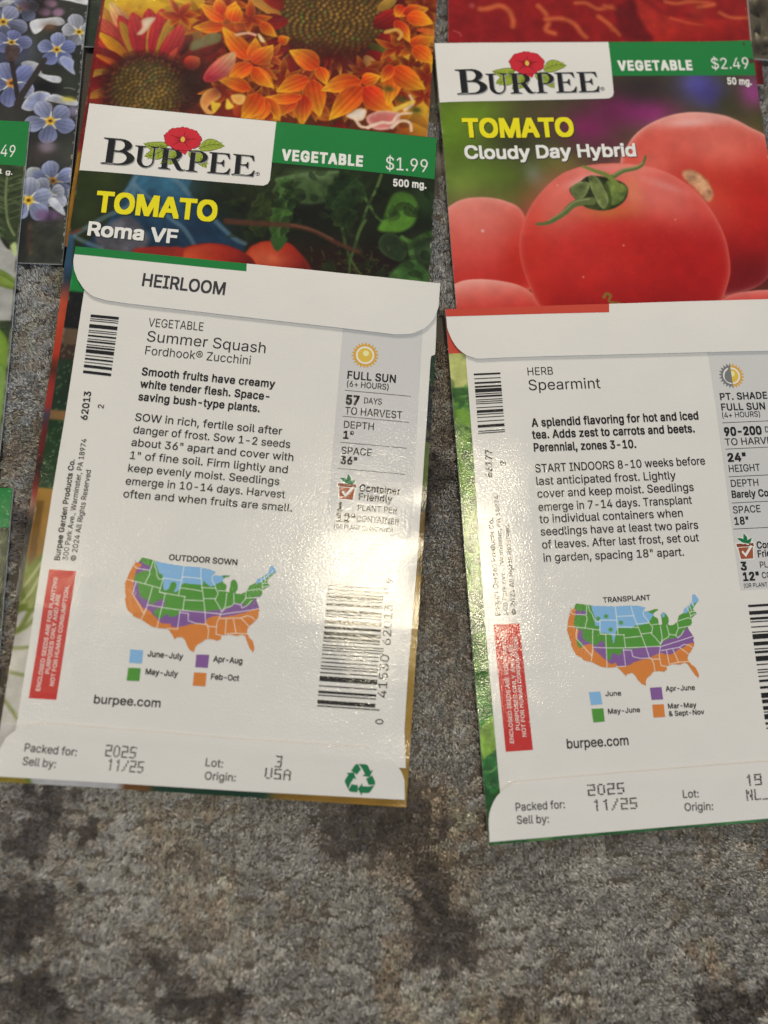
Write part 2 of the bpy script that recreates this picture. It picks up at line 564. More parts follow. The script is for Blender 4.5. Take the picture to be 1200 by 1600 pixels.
def word_mark(pk, p0, p1, parent, dz):
    """p0, p1: the two ends of the base line of the letters"""
    p0, p1 = np.array(p0), np.array(p1)
    L = np.hypot(*(p1 - p0))
    d = (p1 - p0) / L
    up = np.array([d[1], -d[0]])
    T = lambda pts: [p0 + d * x * L + up * y * L for x, y in pts]
    for tip, base, wd in (((-.25, .175), (-.085, .18), .036), ((-.235, .08), (-.10, .165), .042), ((-.125, .035), (-.01, .165), .042),
                          ((.285, .21), (.115, .175), .042), ((.18, .035), (.05, .15), .042)):
        lf, mid = leaf_shape(.5 + base[0], base[1], .5 + tip[0], tip[1], wd)
        o, _ = leaf_shape(.5 + base[0], base[1], .5 + tip[0], tip[1], wd + .005)
        pk.polys('logo_leaf_outline', [T(o)], dz + .004, M['leaf_line_ink'], parent)
        pk.polys('logo_leaf', [T(lf)], dz + .010, M['leaf_ink'], parent)
        v = []
        for k in range(2, 10, 2):                      # veins
            for sgn in (1, -1):
                a = mid[k]
                dd = (mid[min(k + 1, 11)] - mid[k - 1])
                dd = dd / np.hypot(*dd)
                nn = np.array([-dd[1], dd[0]]) * sgn
                b = a + dd * wd * .7 + nn * wd * .6
                w = nn * 0 + dd * .0022
                v.append(T([a - w, b - w, b + w, a + w]))
        m2 = np.array([-(mid[-1] - mid[0])[1], (mid[-1] - mid[0])[0]])
        m2 = m2 / np.hypot(*m2) * .0022
        v.append(T([*(mid + m2), *(mid - m2)[::-1]]))
        pk.polys('logo_leaf_veins', v, dz + .016, M['leaf_line_ink'], parent)
    for ch, xa, xb, hh in (('B', -.014, .203, .196), ('U', .198, .352, .157), ('R', .362, .541, .157), ('P', .545, .682, .157), ('E', .686, .838, .157), ('E', .846, 1.0, .157)):
        sx = (xb - xa) / GLYPH_W[ch]
        loops = [[(xa + x * sx, y * hh) for x, y in l] for l in GLYPH[ch]]
        pk.polys('logo_letter', [[T(l) for l in loops]], dz + .026, M['black_ink'], parent)
        pk.polys('logo_letter_shadow', [[T([(x + .006, y - .006) for x, y in l]) for l in loops]], dz + .021, M['logo_shadow_ink'], parent)
    def frill(cx, cy, rx, ry, k=1.0):
        pts = []
        for a in np.linspace(0, 2 * math.pi, 90)[:-1]:
            r = k * (1 + .03 * math.sin(9 * a) + .022 * math.sin(23 * a + 1))
            if abs(math.sin((a - .3) * 2.5)) < .10:
                r *= .965
            pts.append((cx + rx * r * math.cos(a), cy + ry * r * math.sin(a)))
        return pts
    pk.polys('logo_flower_tube', [T([(.46, .17), (.50, .135), (.53, .118), (.545, .15), (.56, .17)])], dz + .030, M['flower_red_ink'], parent)
    pk.polys('logo_flower_outline', [T(frill(.503, .237, .122, .088, 1.03))], dz + .034, M['flower_line_ink'], parent)
    pk.polys('logo_flower', [T(frill(.503, .237, .122, .088))], dz + .060, M['flower_red_ink'], parent)
    rays = []
    for k in range(15):
        a = k * 2 * math.pi / 15 + .2
        q = np.array([math.cos(a), math.sin(a)])
        t = np.array([-q[1], q[0]]) * (.004 if k % 3 == 0 else .002)
        c = np.array([.503, .232])
        r1 = .10 if k % 3 == 0 else .065
        rays.append(T([c + q * [.02, .016] - t, c + q * [r1, r1 * .72], c + q * [.02, .016] + t]))
    pk.polys('logo_flower_lines', rays, dz + .10, M['flower_line_ink'], parent)
    pk.polys('logo_flower_eye', [T(arc(.503, .232, .014, .021, 0, 345, 14))], dz + .12, M['sun_ball_ink'], parent)
    ring = [T(arc(1.022, .022, .014, .014, 0, 340, 14)), T(arc(1.022, .022, .0105, .0105, 0, 340, 14))]
    pk.polys('registered_mark', [ring, T([(1.018, .016), (1.018, .029), (1.026, .029), (1.026, .022), (1.022, .022), (1.026, .016), (1.023, .016), (1.020, .021), (1.020, .016)])],
             dz + .026, M['soft_black_ink'], parent)

# ------------------------------------------------------------------ printed pictures: painted in numpy, kept as point colours
class Canvas:
    def __init__(self, u0, v0, u1, v1, bg, res=5.0):
        self.u0, self.v0, self.res = u0, v0, res
        n, m = int((u1 - u0) * res) + 1, int((v1 - v0) * res) + 1
        self.X, self.Y = np.meshgrid(u0 + np.arange(n) / res, v0 + np.arange(m) / res)
        self.C = np.ones((m, n, 3)) * np.asarray(bg, float)

    def box(self, lo, hi):
        x0 = max(0, int((lo[0] - self.u0) * self.res) - 1)
        x1 = min(self.C.shape[1], int((hi[0] - self.u0) * self.res) + 3)
        y0 = max(0, int((lo[1] - self.v0) * self.res) - 1)
        y1 = min(self.C.shape[0], int((hi[1] - self.v0) * self.res) + 3)
        return (slice(y0, max(y1, y0)), slice(x0, max(x1, x0)))

    def mix(self, s, m, col):
        c = np.asarray(col, float)
        self.C[s] += (c - self.C[s]) * np.clip(m, 0, 1)[..., None]

    @staticmethod
    def smooth(P, k=6):
        P = np.asarray(P, float)
        out = []
        n = len(P)
        for i in range(n):
            a, b, c, d = P[i - 1], P[i], P[(i + 1) % n], P[(i + 2) % n]
            for t in np.arange(k) / k:
                out.append(.5 * ((2 * b) + (c - a) * t + (2 * a - 5 * b + 4 * c - d) * t ** 2 + (3 * b - a - 3 * c + d) * t ** 3))
        return np.array(out)

    def sdf(self, s, P):
        x, y = self.X[s], self.Y[s]
        dist = np.full(x.shape, 1e9)
        ins = np.zeros(x.shape, bool)
        for i in range(len(P)):
            a, b = P[i - 1], P[i]
            e = b - a
            px, py = x - a[0], y - a[1]
            t = np.clip((px * e[0] + py * e[1]) / max(e @ e, 1e-9), 0, 1)
            dist = np.minimum(dist, np.hypot(px - e[0] * t, py - e[1] * t))
            c1 = (a[1] > y) != (b[1] > y)
            with np.errstate(divide='ignore', invalid='ignore'):
                c2 = x < (b[0] - a[0]) * (y - a[1]) / (b[1] - a[1] + 1e-12) + a[0]
            ins ^= c1 & c2
        return np.where(ins, -dist, dist)

    def poly(self, P, col, soft=.25, alpha=1.0, curve=True, stops=None, axis=None, rim=None, tex=0.0, tooth=0.0):
        """filled shape; stops=[(t, colour)...] along axis=(p, q); rim=(width, colour) tints the inner edge"""
        P = self.smooth(P) if curve else np.asarray(P, float)
        if tooth:                                     # saw-toothed margin
            n_ = np.roll(P, -1, 0) - np.roll(P, 1, 0)
            n_ = np.stack([n_[:, 1], -n_[:, 0]], -1) / (np.hypot(*n_.T)[:, None] + 1e-6)
            P = P + n_ * (tooth * ((np.arange(len(P)) % 4) / 3 - .4))[:, None]
        s = self.box(P.min(0) - soft, P.max(0) + soft)
        if self.X[s].size == 0:
            return
        d = self.sdf(s, P)
        c = np.ones(self.X[s].shape + (3,)) * np.asarray(col, float)
        if stops:
            p, q = np.array(axis[0], float), np.array(axis[1], float)
            e = q - p
            t = ((self.X[s] - p[0]) * e[0] + (self.Y[s] - p[1]) * e[1]) / (e @ e)
            ts = [a for a, _ in stops]
            c = np.stack([np.interp(t, ts, [k[i] for _, k in stops]) for i in range(3)], -1)
        if rim:
            w = np.exp(-np.clip(-d, 0, None) / rim[0])[..., None]
            c = c + (np.asarray(rim[1], float) - c) * w
        if tex:
            c = c * (1 + tex * (fbm(self.X[s], self.Y[s], 2.0, 5, 3) - .5)[..., None] * 2)
        self.mix(s, np.clip(.5 - d / max(soft, 1e-3), 0, 1) * alpha, c)

    def blob(self, c, rx, ry, col, alpha=1.0, rot=0.0, power=2.0):
        R = max(rx, ry) * 2.2
        s = self.box(np.array(c) - R, np.array(c) + R)
        if self.X[s].size == 0:
            return
        x, y = self.X[s] - c[0], self.Y[s] - c[1]
        a = math.radians(rot)
        x, y = x * math.cos(a) + y * math.sin(a), -x * math.sin(a) + y * math.cos(a)
        self.mix(s, alpha * np.exp(-((x / rx) ** 2 + (y / ry) ** 2) ** (power / 2)), col)

    def stroke(self, P, w, col, soft=.2, alpha=1.0, w1=None, curve=True):
        P = np.asarray(P, float)
        if curve and len(P) > 2:
            Q = self.smooth(np.concatenate([P, P[::-1][1:-1]]), 5)[:5 * (len(P) - 1) + 1]
            P = Q
        w1 = w if w1 is None else w1
        s = self.box(P.min(0) - w - soft, P.max(0) + w + soft)
        if self.X[s].size == 0:
            return
        x, y = self.X[s], self.Y[s]
        best = np.full(x.shape, 1e9)
        n = len(P) - 1
        for i in range(n):
            a, b = P[i], P[i + 1]
            e = b - a
            t = np.clip(((x - a[0]) * e[0] + (y - a[1]) * e[1]) / max(e @ e, 1e-9), 0, 1)
            ww = w + (w1 - w) * (i + t) / n
            best = np.minimum(best, np.hypot(x - a[0] - e[0] * t, y - a[1] - e[1] * t) - ww / 2)
        self.mix(s, np.clip(.5 - best / max(soft, 1e-3), 0, 1) * alpha, col)

    def petal(self, base, tip, wd, cb, ct, bend=0.0, soft=.2, round_=0.9, vein=None, rim=None, alpha=1.0, sharp=False):
        """petal from base to tip (mm) with its colour running from cb to ct"""
        b, t = np.array(base, float), np.array(tip, float)
        R = np.hypot(*(t - b)) * 1.1 + wd
        s = self.box((b + t) / 2 - R, (b + t) / 2 + R)
        if self.X[s].size == 0:
            return
        L = np.hypot(*(t - b))
        d = (t - b) / L
        n = np.array([-d[1], d[0]])
        x, y = self.X[s] - b[0], self.Y[s] - b[1]
        a = (x * d[0] + y * d[1]) / L
        l = x * n[0] + y * n[1] - bend * L * np.sin(np.pi * np.clip(a, 0, 1))
        ac = np.clip(a, 0, 1)
        half = wd * np.clip(np.sin(np.pi * ac ** round_), 0, 1) ** .62
        if sharp:
            half = wd * np.clip(np.sin(np.pi * ac ** .72), 0, 1) ** .95
        e = np.abs(l) - half
        m = np.clip(.5 - e / soft, 0, 1) * (a > 0) * (a < 1)
        c = np.asarray(cb, float) + (np.asarray(ct, float) - cb) * (ac ** (1.6 if sharp else 1.2))[..., None]
        c = c * (1 - .16 * np.clip(l / (wd + 1e-6), -1, 1))[..., None]
        if vein:
            c = c * (1 - vein * (.5 + .5 * np.cos(l / wd * 14)))[..., None]
        if rim is not None:
            c = c + (np.asarray(rim, float) - c) * np.exp(np.clip(e, -9, 0) / (.22 if sharp else .35))[..., None] * (.55 if sharp else .7)
        self.mix(s, m * alpha, c)

    def grain(self, amp, scale, seed=3):
        self.C *= (1 + amp * (fbm(self.X, self.Y, scale, seed, 3) - .5) * 2)[..., None]

    def bands(self, axis_v, stops, u0=None, u1=None, soft=1.0):
        """plain runs of colour down (or across) the sheet"""
        t = self.Y if axis_v else self.X
        ts = [a for a, _ in stops]
        c = np.stack([np.interp(t, ts, [k[i] for _, k in stops]) for i in range(3)], -1)
        other = self.X if axis_v else self.Y
        m = np.ones(t.shape)
        if u0 is not None:
            m = ((other >= u0) & (other <= u1)).astype(float)
        self.C += (c - self.C) * m[..., None]

    def scuff(self, w, h, seed, n=90):
        """white rubbed specks along the folds"""
        r = np.random.default_rng(seed)
        for k in range(n):
            t, e = r.random(), k % 4
            p = [(t * w, .1), (t * w, h - .1), (.1, t * h), (w - .1, t * h)][e]
            lx, ly = (r.uniform(.2, 1.2), .10) if e < 2 else (.10, r.uniform(.2, 1.2))
            self.blob(p, lx, ly, (206, 202, 192), r.uniform(.25, .8), power=3)

    def sample(self, U, V):
        out = np.stack([sample_grid(self.C[..., k], (U - self.u0) * self.res, (V - self.v0) * self.res) for k in range(3)], -1)
        g = out.mean(-1, keepdims=True)
        out = g + (out - g) * 1.07 - 5                # ink is a little deeper than it looks under a glossy sheen
        return ink(np.clip(out, 0, 255)).astype(np.float32)

def steps(edges):
    """[(position, colour), ...] -> stops with fairly crisp changes"""
    out = []
    for i, (p, c) in enumerate(edges):
        if i:
            out.append((p - .25, edges[i - 1][1]))
        out.append((p + .25 if i else p, c))
    return out

# ---- ripe tomatoes on a green and violet ground (packet H)
def paint_tomatoes():
    c = Canvas(0, 0, 82.5, 116, (70, 66, 44), 5)
    for p, rx, ry, col, a in (
        ([(1.57,25.54)][0], 9, 12, (98, 128, 36), .95), ([(10.45,20.40)][0], 10, 6, (112, 140, 40), .9), ([(11.88,35.94)][0], 14, 8, (92, 112, 42), .9),
        ([(3.29,38.66)][0], 8, 5, (120, 142, 60), .8), ([(18.38,26.84)][0], 6, 6, (58, 58, 40), .8), ([(24.00,20.66)][0], 8, 5, (84, 74, 50), .9),
        ([(36.61,24.04)][0], 7, 5, (132, 44, 92), .9), ([(45.26,18.61)][0], 8, 5, (118, 40, 82), .9), ([(53.16,19.94)][0], 7, 4, (150, 52, 116), .9),
        ([(40.21,30.38)][0], 7, 4, (92, 46, 62), .8), ([(51.85,13.04)][0], 9, 4.5, (56, 46, 46), .9), ([(66.07,12.40)][0], 5.5, 5, (92, 86, 152), .95),
        ([(69.34,15.70)][0], 4, 3.5, (74, 66, 134), .9), ([(74.25,18.16)][0], 5, 4, (64, 62, 40), .95), ([(80.11,14.85)][0], 3.5, 5, (150, 70, 126), .95),
        ([(81.03,23.73)][0], 5, 5, (76, 74, 40), .9), ([(21.71,36.18)][0], 2.4, 3.2, (120, 140, 140), .6), ([(27.62,34.01)][0], 6, 4, (96, 104, 48), .8),
        ([(14.81,42.10)][0], 8, 3, (84, 96, 40), .8), ([(56.67,26.76)][0], 3, 6, (112, 92, 60), .4)):
        c.blob(p, rx, ry, col, a)
    # the tomato behind on the right, the one on the left, the large one in front
    c.poly([(43.06,36.65), (45.81,28.92), (50.42,24.12), (57.45,20.88), (64.24,20.02), (71.56,20.98), (77.54,23.95), (83.92,29.35), (83.65,45.03), (78.94,60.22), (71.91,67.54), (53.75,69.92), (44.54,59.35)], (190, 50, 42), .3,
           stops=[(0, (230, 166, 150)), (.08, (212, 106, 90)), (.26, (194, 56, 44)), (.55, (170, 32, 28)), (.8, (140, 24, 22)), (1, (92, 18, 20))],
           axis=[(60.52,20.05), (58.27,67.87)], rim=(.8, (230, 168, 152)))
    c.blob([(70.84,30.93)][0], 9, 5, (218, 112, 92), .7)
    c.blob([(51.38,33.72)][0], 7, 5, (222, 128, 108), .6)
    c.blob([(71.48,46.49)][0], 12, 9, (190, 44, 34), .6)
    c.blob([(70.92,64.56)][0], 12, 5, (112, 20, 24), .8)
    c.blob([(65.35,43.30)][0], 7, 8, (204, 84, 56), .5)
    c.poly([(58.66,36.36), (61.30,35.79), (64.28,38.03), (65.72,41.77), (65.07,44.22), (63.38,44.33), (61.63,41.30), (59.10,38.54)], (200, 158, 116), .8, tex=.4, rim=(.5, (176, 120, 80)))
    for k in range(16):
        c.stroke([[(62.30,40.15)][0] + rng.normal(0, 1.2, 2), [(63.08,41.33)][0] + rng.normal(0, 1.0, 2)], .2, (214, 176, 130), .3, .4)
    c.poly([(-2.24,47.44), (2.23,43.14), (8.19,42.19), (14.00,43.28), (17.90,46.32), (19.14,54.92), (19.49,65.16), (9.13,66.23), (-1.58,65.01), (-4.40,57.69)], (196, 70, 60), .4,
           stops=[(0, (222, 136, 118)), (.3, (206, 96, 82)), (.65, (198, 76, 66)), (1, (180, 40, 34))], axis=[(5.76,42.17), (9.88,65.54)], rim=(.8, (228, 156, 140)))
    c.blob([(16.02,58.50)][0], 4, 9, (184, 40, 26), .8, rot=15)
    c.blob([(7.77,50.84)][0], .35, .35, (250, 225, 215), .9)
    c.poly([(-3.83,67.80), (-0.00,63.98), (4.67,63.00), (11.40,63.79), (16.68,65.79), (20.35,70.24), (19.84,75.21), (-4.32,74.18)], (200, 70, 62), .3,
           stops=[(0, (226, 150, 134)), (.5, (208, 92, 80)), (1, (190, 44, 38))], axis=[(6.02,63.07), (6.48,73.26)], rim=(.9, (234, 168, 150)))
    c.poly([(62.00,71.65), (66.68,68.87), (75.48,67.99), (81.20,69.17), (79.97,76.50), (61.37,75.98)], (206, 84, 76), .3, rim=(1.0, (224, 140, 128)))
    c.poly([(16.09,56.30), (17.78,48.94), (21.80,42.28), (28.81,36.19), (37.64,33.90), (48.41,34.28), (56.68,37.56), (62.75,43.63), (66.57,52.48), (67.16,60.75), (65.77,66.27), (61.89,72.37), (52.68,77.83), (31.88,77.78), (21.42,73.14), (17.57,65.10)], (192, 46, 40), .3,
           stops=[(0, (232, 160, 146)), (.10, (216, 104, 92)), (.30, (198, 66, 54)), (.55, (178, 38, 33)), (.8, (168, 32, 28)), (1, (140, 24, 22))],
           axis=[(39.84,33.49), (40.82,72.38)], rim=(.7, (216, 112, 96)))
    c.blob([(50.19,42.95)][0], 11, 5, (220, 118, 104), .75, rot=15)
    c.blob([(25.70,45.40)][0], 6, 9, (214, 112, 92), .7, rot=30)
    c.blob([(20.15,58.63)][0], 4, 12, (196, 54, 38), .6)
    c.blob([(31.24,58.96)][0], 14, 9, (198, 58, 50), .6)
    c.blob([(57.07,61.21)][0], 9, 12, (168, 30, 28), .6)
    c.blob([(38.32,46.47)][0], 7, 2.2, (196, 116, 60), .75)
    c.blob([(45.72,41.32)][0], 2.5, 5, (210, 138, 90), .6)
    for p in [(41.48,55.55), (30.75,63.34), (27.05,39.36), (55.13,49.16)]:
        c.blob(p, .22, .22, (240, 180, 140), .8)
    for k in range(220):                              # fine speckle of the skin
        q = np.array([(41.93,51.83)][0]) + rng.normal(0, 1, 2) * (16, 11)
        c.blob(q, .12, .12, (226, 120, 96), .25)
    c.blob([(33.55,38.36)][0], 4.5, 1.3, (240, 196, 184), .75, rot=-18)
    c.blob([(53.46,39.96)][0], 6, 1.2, (234, 160, 148), .6, rot=22)
    c.blob([(62.35,22.88)][0], 7, 1.3, (242, 200, 190), .7, rot=-3)
    c.blob([(30.17,43.24)][0], 9, 7, (222, 128, 114), .45, rot=-30)
    c.blob([(54.30,44.58)][0], 11, 6, (218, 120, 108), .45, rot=25)
    c.blob([(65.15,29.28)][0], 14, 6, (222, 126, 110), .45)
    c.blob([(6.66,47.83)][0], 9, 6, (220, 136, 122), .45)
    # stalk: sepals
    dark, mid, light = (56, 64, 34), (98, 108, 62), (148, 152, 104)
    c.poly([(29.90,40.57), (32.67,38.57), (35.12,37.09), (39.37,37.49), (43.48,39.12), (44.36,41.29), (42.85,44.30), (39.06,46.18), (34.83,45.93), (31.85,44.04)], dark, .3, tex=.5)
    c.poly([(30.13,40.35), (32.44,38.72), (34.90,39.08), (33.86,41.96), (31.57,43.42)], mid, .3, tex=.4, rim=(.3, light))
    c.poly([(34.95,37.39), (37.33,37.75), (39.24,43.46), (37.68,45.85), (35.92,42.62)], mid, .3, tex=.4, rim=(.25, light))
    c.poly([(39.25,38.49), (43.45,39.35), (44.34,41.44), (42.14,44.29), (39.60,44.60)], (112, 128, 66), .3, tex=.4, rim=(.3, (70, 84, 36)))
    c.stroke([(41.18,37.38), (43.87,35.89), (47.21,35.19), (49.01,34.06), (50.00,31.98)], 1.3, mid, .25, 1, .6)
    c.stroke([(41.23,36.92), (43.92,35.51), (47.25,34.80), (49.06,33.67)], .4, light, .25, .8, .3)
    c.stroke([(33.98,34.52), (36.71,35.74), (40.10,37.35), (42.55,40.86)], .7, (120, 132, 64), .25, 1, 1.6)
    c.stroke([(35.08,43.74), (30.75,44.39), (27.65,46.95), (23.91,49.10), (20.94,49.40)], 2.1, mid, .25, 1, .6)
    c.stroke([(34.43,43.19), (30.81,43.86), (27.72,46.35), (23.97,48.51)], .5, light, .25, .7, .3)
    c.stroke([(39.12,39.64), (39.74,43.47), (38.39,45.86)], 1.0, (70, 84, 36), .3, .9, .6)
    c.stroke([(35.16,68.57), (35.81,67.73), (36.79,68.27), (36.28,69.70), (38.99,70.29)], .8, (128, 112, 50), .25, .9, .5)
    c.grain(.06, 3)
    c.scuff(81.7, 115.5, 1)
    return c

# ---- vine, blue cloth and plum tomatoes (packet E)
def paint_vine():
    c = Canvas(0, 0, 83.5, 117, (34, 38, 24), 5)
    for p, rx, ry, col, a in (
        ([(1.73,20.90)][0], 7, 6, (46, 58, 26), .9), ([(6.97,19.14)][0], 5, 4, (60, 72, 32), .8), ([(3.02,27.72)][0], 6, 7, (54, 64, 32), .9),
        ([(40.54,14.58)][0], 7, 5, (52, 66, 34), .9), ([(60.79,15.86)][0], 14, 7, (50, 66, 32), .7), ([(54.38,23.38)][0], 10, 5, (24, 24, 16), .9),
        ([(71.12,18.61)][0], 6, 8, (32, 38, 20), .9), ([(80.26,20.53)][0], 4, 4, (22, 24, 16), .9), ([(71.99,32.89)][0], 8, 5, (30, 24, 18), .9),
        ([(80.48,17.06)][0], 4, 5, (52, 78, 40), .8), ([(58.28,34.29)][0], 14, 5, (44, 26, 18), .9), ([(47.11,37.04)][0], 9, 3, (60, 26, 18), .8)):
        c.blob(p, rx, ry, col, a)
    # cloth
    c.poly([(4.72,34.81), (8.92,28.49), (12.02,19.08), (13.40,17.54), (20.02,17.37), (25.49,17.22), (25.48,20.74), (31.00,24.95), (35.37,29.68), (39.64,33.53), (33.65,35.83), (10.87,38.06), (3.10,37.05)], (42, 72, 92), .8,
           stops=[(0, (58, 98, 118)), (.5, (46, 80, 102)), (1, (34, 50, 66))], axis=[(19.97,16.93), (20.70,37.11)], tex=.35)
    c.blob([(20.99,19.03)][0], 7, 4, (74, 128, 150), .6)
    c.blob([(29.13,29.46)][0], 7, 5, (34, 54, 74), .8)
    c.blob([(16.01,26.50)][0], 5, 4, (38, 62, 80), .8)
    c.poly([(5.86,34.72), (8.42,30.67), (11.58,28.23), (14.79,29.20), (17.99,33.58), (15.30,36.80), (8.88,37.40)], (104, 98, 100), 1.2, .85, tex=.3)
    for P, w in (([(13.22,17.73), (12.37,20.36), (11.24,22.22)], 2.6), ([(13.03,20.30), (13.07,22.91), (12.42,25.57), (7.77,28.59), (3.57,31.94), (0.41,34.30)], 2.8), ([(13.33,20.27), (15.51,22.22), (17.63,23.74), (21.95,27.62), (25.29,29.85), (27.99,33.42)], 2.4),
                 ([(21.59,17.42), (23.74,19.17), (25.52,21.17)], 3.0), ([(31.56,26.63), (34.13,28.95), (37.08,31.22), (39.52,32.26)], 2.6), ([(1.18,34.24), (3.64,35.32), (7.64,36.67)], 2.4)):
        c.stroke(P, w * .40, (116, 142, 152), .6, .6)
    c.poly([(-0.08,33.49), (2.43,32.03), (2.70,32.65), (0.38,34.09)], (110, 60, 46), .5, .8)
    c.poly([(-2.65,34.17), (-0.08,33.49), (1.29,35.08), (1.48,42.19), (-2.26,42.51)], (58, 92, 116), .6, .9)
    # leaves of the vine
    def leaf(P, col, rim=(90, 112, 58), tex=.4):
        c.poly(P, np.array(col) * .9, .35, tex=tex, rim=(.3, rim), tooth=.55)
        P = np.array(P)
        m = P.mean(0)
        far = P[np.argmax(np.hypot(*(P - m).T))]
        ax = far - m
        a, b = m - ax * .8, m + ax * .92
        vein = np.array(col) * 1.28
        c.stroke([a, m + np.array([-ax[1], ax[0]]) * .05, b], .28, vein, .3, .7, .15)
        for t in np.linspace(.08, .8, 6):
            q = a + (b - a) * t
            for sg in (1, -1):
                w_ = np.array([-ax[1], ax[0]]) * sg * .42 * math.sin(math.pi * min(t + .2, 1)) + ax * .28
                c.stroke([q, q + w_], .2, vein, .3, .45, .1)
    c.poly([(50.25,15.26), (53.55,12.73), (58.98,12.36), (57.92,19.17), (52.65,21.01), (49.84,19.60)], (72, 92, 52), .8, .9, tex=.5)
    c.stroke([(45.64,15.54), (50.15,13.97), (54.34,12.99), (59.34,12.01)], 1.3, (104, 130, 82), .5, .9, .8)
    c.blob([(54.00,13.55)][0], 5, 1.6, (112, 136, 90), .8)
    c.blob([(51.18,17.10)][0], 3, 3, (88, 112, 66), .7)
    leaf([(39.84,23.62), (41.42,20.06), (43.57,18.34), (45.57,19.20), (46.28,22.95), (45.13,27.28), (42.73,30.24), (40.49,28.59), (39.70,26.16)], (56, 66, 32), (66, 78, 40))
    leaf([(45.87,20.45), (48.15,17.85), (50.00,17.87), (50.05,21.28), (49.41,26.00), (48.43,30.29), (46.98,33.34), (45.64,30.99), (44.94,27.30), (45.18,23.49)], (66, 96, 44), (84, 118, 58), .3)
    c.stroke([(49.35,18.37), (47.95,22.35), (47.20,27.07), (46.91,32.52)], .35, (98, 132, 70), .25, .8, .15)
    leaf([(45.54,16.63), (47.11,14.73), (48.55,15.66), (48.13,17.64), (46.12,18.93)], (62, 92, 44))
    leaf([(57.05,17.98), (58.70,13.91), (60.88,11.71), (62.87,12.15), (66.27,16.13), (65.66,18.78), (62.69,20.81), (57.74,21.97)], (46, 66, 34), (60, 82, 42))
    leaf([(58.58,22.94), (60.76,21.01), (63.49,21.15), (64.79,23.14), (63.04,25.86), (59.95,25.76)], (48, 64, 32), (58, 76, 38))
    c.stroke([(69.71,11.61), (68.60,15.87), (67.10,19.91), (66.33,22.98)], .7, (92, 116, 62), .3, 1, .6)
    c.stroke([(66.41,18.27), (67.71,20.27), (69.00,22.26), (71.05,23.95)], .8, (86, 112, 56), .3, 1, .5)
    c.stroke([(66.58,23.80), (65.43,26.88), (64.56,31.16), (63.65,34.58)], .9, (82, 104, 52), .35, 1, .6)
    c.stroke([(61.54,26.44), (62.60,30.53), (63.78,33.74), (63.85,37.45)], .8, (66, 88, 42), .35, 1, .5)
    c.stroke([(63.97,33.72), (65.25,35.66), (66.50,37.18)], .6, (80, 100, 50), .3, 1, .4)
    c.stroke([(46.00,15.29), (45.39,17.08), (44.77,18.86)], .5, (84, 104, 58), .3, .9)
    c.stroke([(49.69,13.15), (49.76,14.88), (48.93,17.98)], .5, (84, 104, 58), .3, .9)
    c.poly([(71.27,21.16), (72.57,16.72), (74.85,15.37), (77.67,16.34), (78.94,19.41), (78.05,23.36), (75.44,25.58), (72.35,26.14), (69.81,25.78), (70.63,23.36)], (86, 130, 44), .8, stops=[(0, (76, 112, 44)), (1, (98, 144, 52))],
           axis=[(73.69,15.73), (74.26,25.51)], tex=.15)
    c.poly([(70.20,28.90), (71.23,26.90), (73.54,26.43), (75.98,28.26), (76.72,31.12), (75.48,33.14), (72.73,32.39), (70.71,30.94)], (44, 56, 34), .5, rim=(.3, (74, 96, 56)), tex=.3)
    c.stroke([(82.86,25.10), (80.18,26.50), (77.92,28.04), (75.52,27.05)], 1.5, (94, 136, 62), .6, 1, 1.0)
    c.stroke([(77.55,28.50), (78.08,30.96), (79.01,33.77)], 1.6, (88, 128, 58), .6, 1, 1.2)
    c.poly([(73.05,37.75), (75.16,34.21), (77.78,32.67), (80.97,33.95), (83.48,37.41), (77.83,40.53)], (74, 112, 54), .9, tex=.3)
    c.blob([(81.55,30.12)][0], 4, 3, (80, 112, 66), .8)
    c.blob([(79.47,27.85)][0], 2, 2, (40, 52, 28), .9)
    for k in range(60):
        q = np.array([(65.55,34.39)][0]) + rng.normal(0, 1, 2) * (5.5, 2.2)
        c.stroke([q, q + rng.normal(0, .9, 2)], .25, (70, 76, 40) if k % 3 else (96, 92, 54), .2, .7)
    for k in range(110):                              # small leaves in the depth of the vine
        q = np.array([rng.uniform(34, 82), rng.uniform(9, 40)])
        a = rng.uniform(0, 6.28)
        f = rng.uniform(.5, 1.1)
        c.petal(q, q + np.array([math.cos(a), math.sin(a)]) * rng.uniform(2.5, 5.5), rng.uniform(.6, 1.3), np.array((34, 44, 24)) * f, np.array((66, 86, 44)) * f, .08, vein=.12, alpha=.5, sharp=True)
    c.stroke([(34.85,27.08), (38.65,27.11), (49.67,26.82), (54.70,27.56), (59.46,29.59), (65.76,31.87)], 1.5, (96, 58, 42), .6, .85, .9)
    c.stroke([(49.65,26.61), (54.69,27.35), (59.43,29.18)], .5, (138, 92, 70), .4, .7, .4)
    # tomatoes
    tom = [(0, (208, 86, 50)), (.45, (180, 56, 36)), (.8, (130, 34, 26)), (1, (80, 24, 20))]
    c.poly([(40.22,33.81), (42.13,31.96), (44.70,31.08), (49.26,31.04), (52.10,33.24), (54.62,36.30), (55.76,41.11), (42.47,44.01), (38.32,39.54)], (200, 60, 36), .3, stops=tom, axis=[(42.48,31.72), (54.75,37.93)], rim=(.5, (150, 40, 28)))
    c.blob([(45.85,35.52)][0], 4, 2, (226, 128, 88), .6)
    c.poly([(23.73,36.81), (26.53,34.21), (31.42,32.86), (35.71,33.07), (39.74,34.58), (42.26,36.67), (43.49,41.61), (26.73,43.23)], (196, 62, 38), .3, stops=tom, axis=[(27.99,33.42), (40.96,39.33)], rim=(.5, (140, 36, 26)))
    c.poly([(14.50,36.46), (17.42,35.24), (21.96,34.71), (25.84,34.91), (24.10,40.14), (15.04,41.02)], (160, 50, 38), .5, .95)
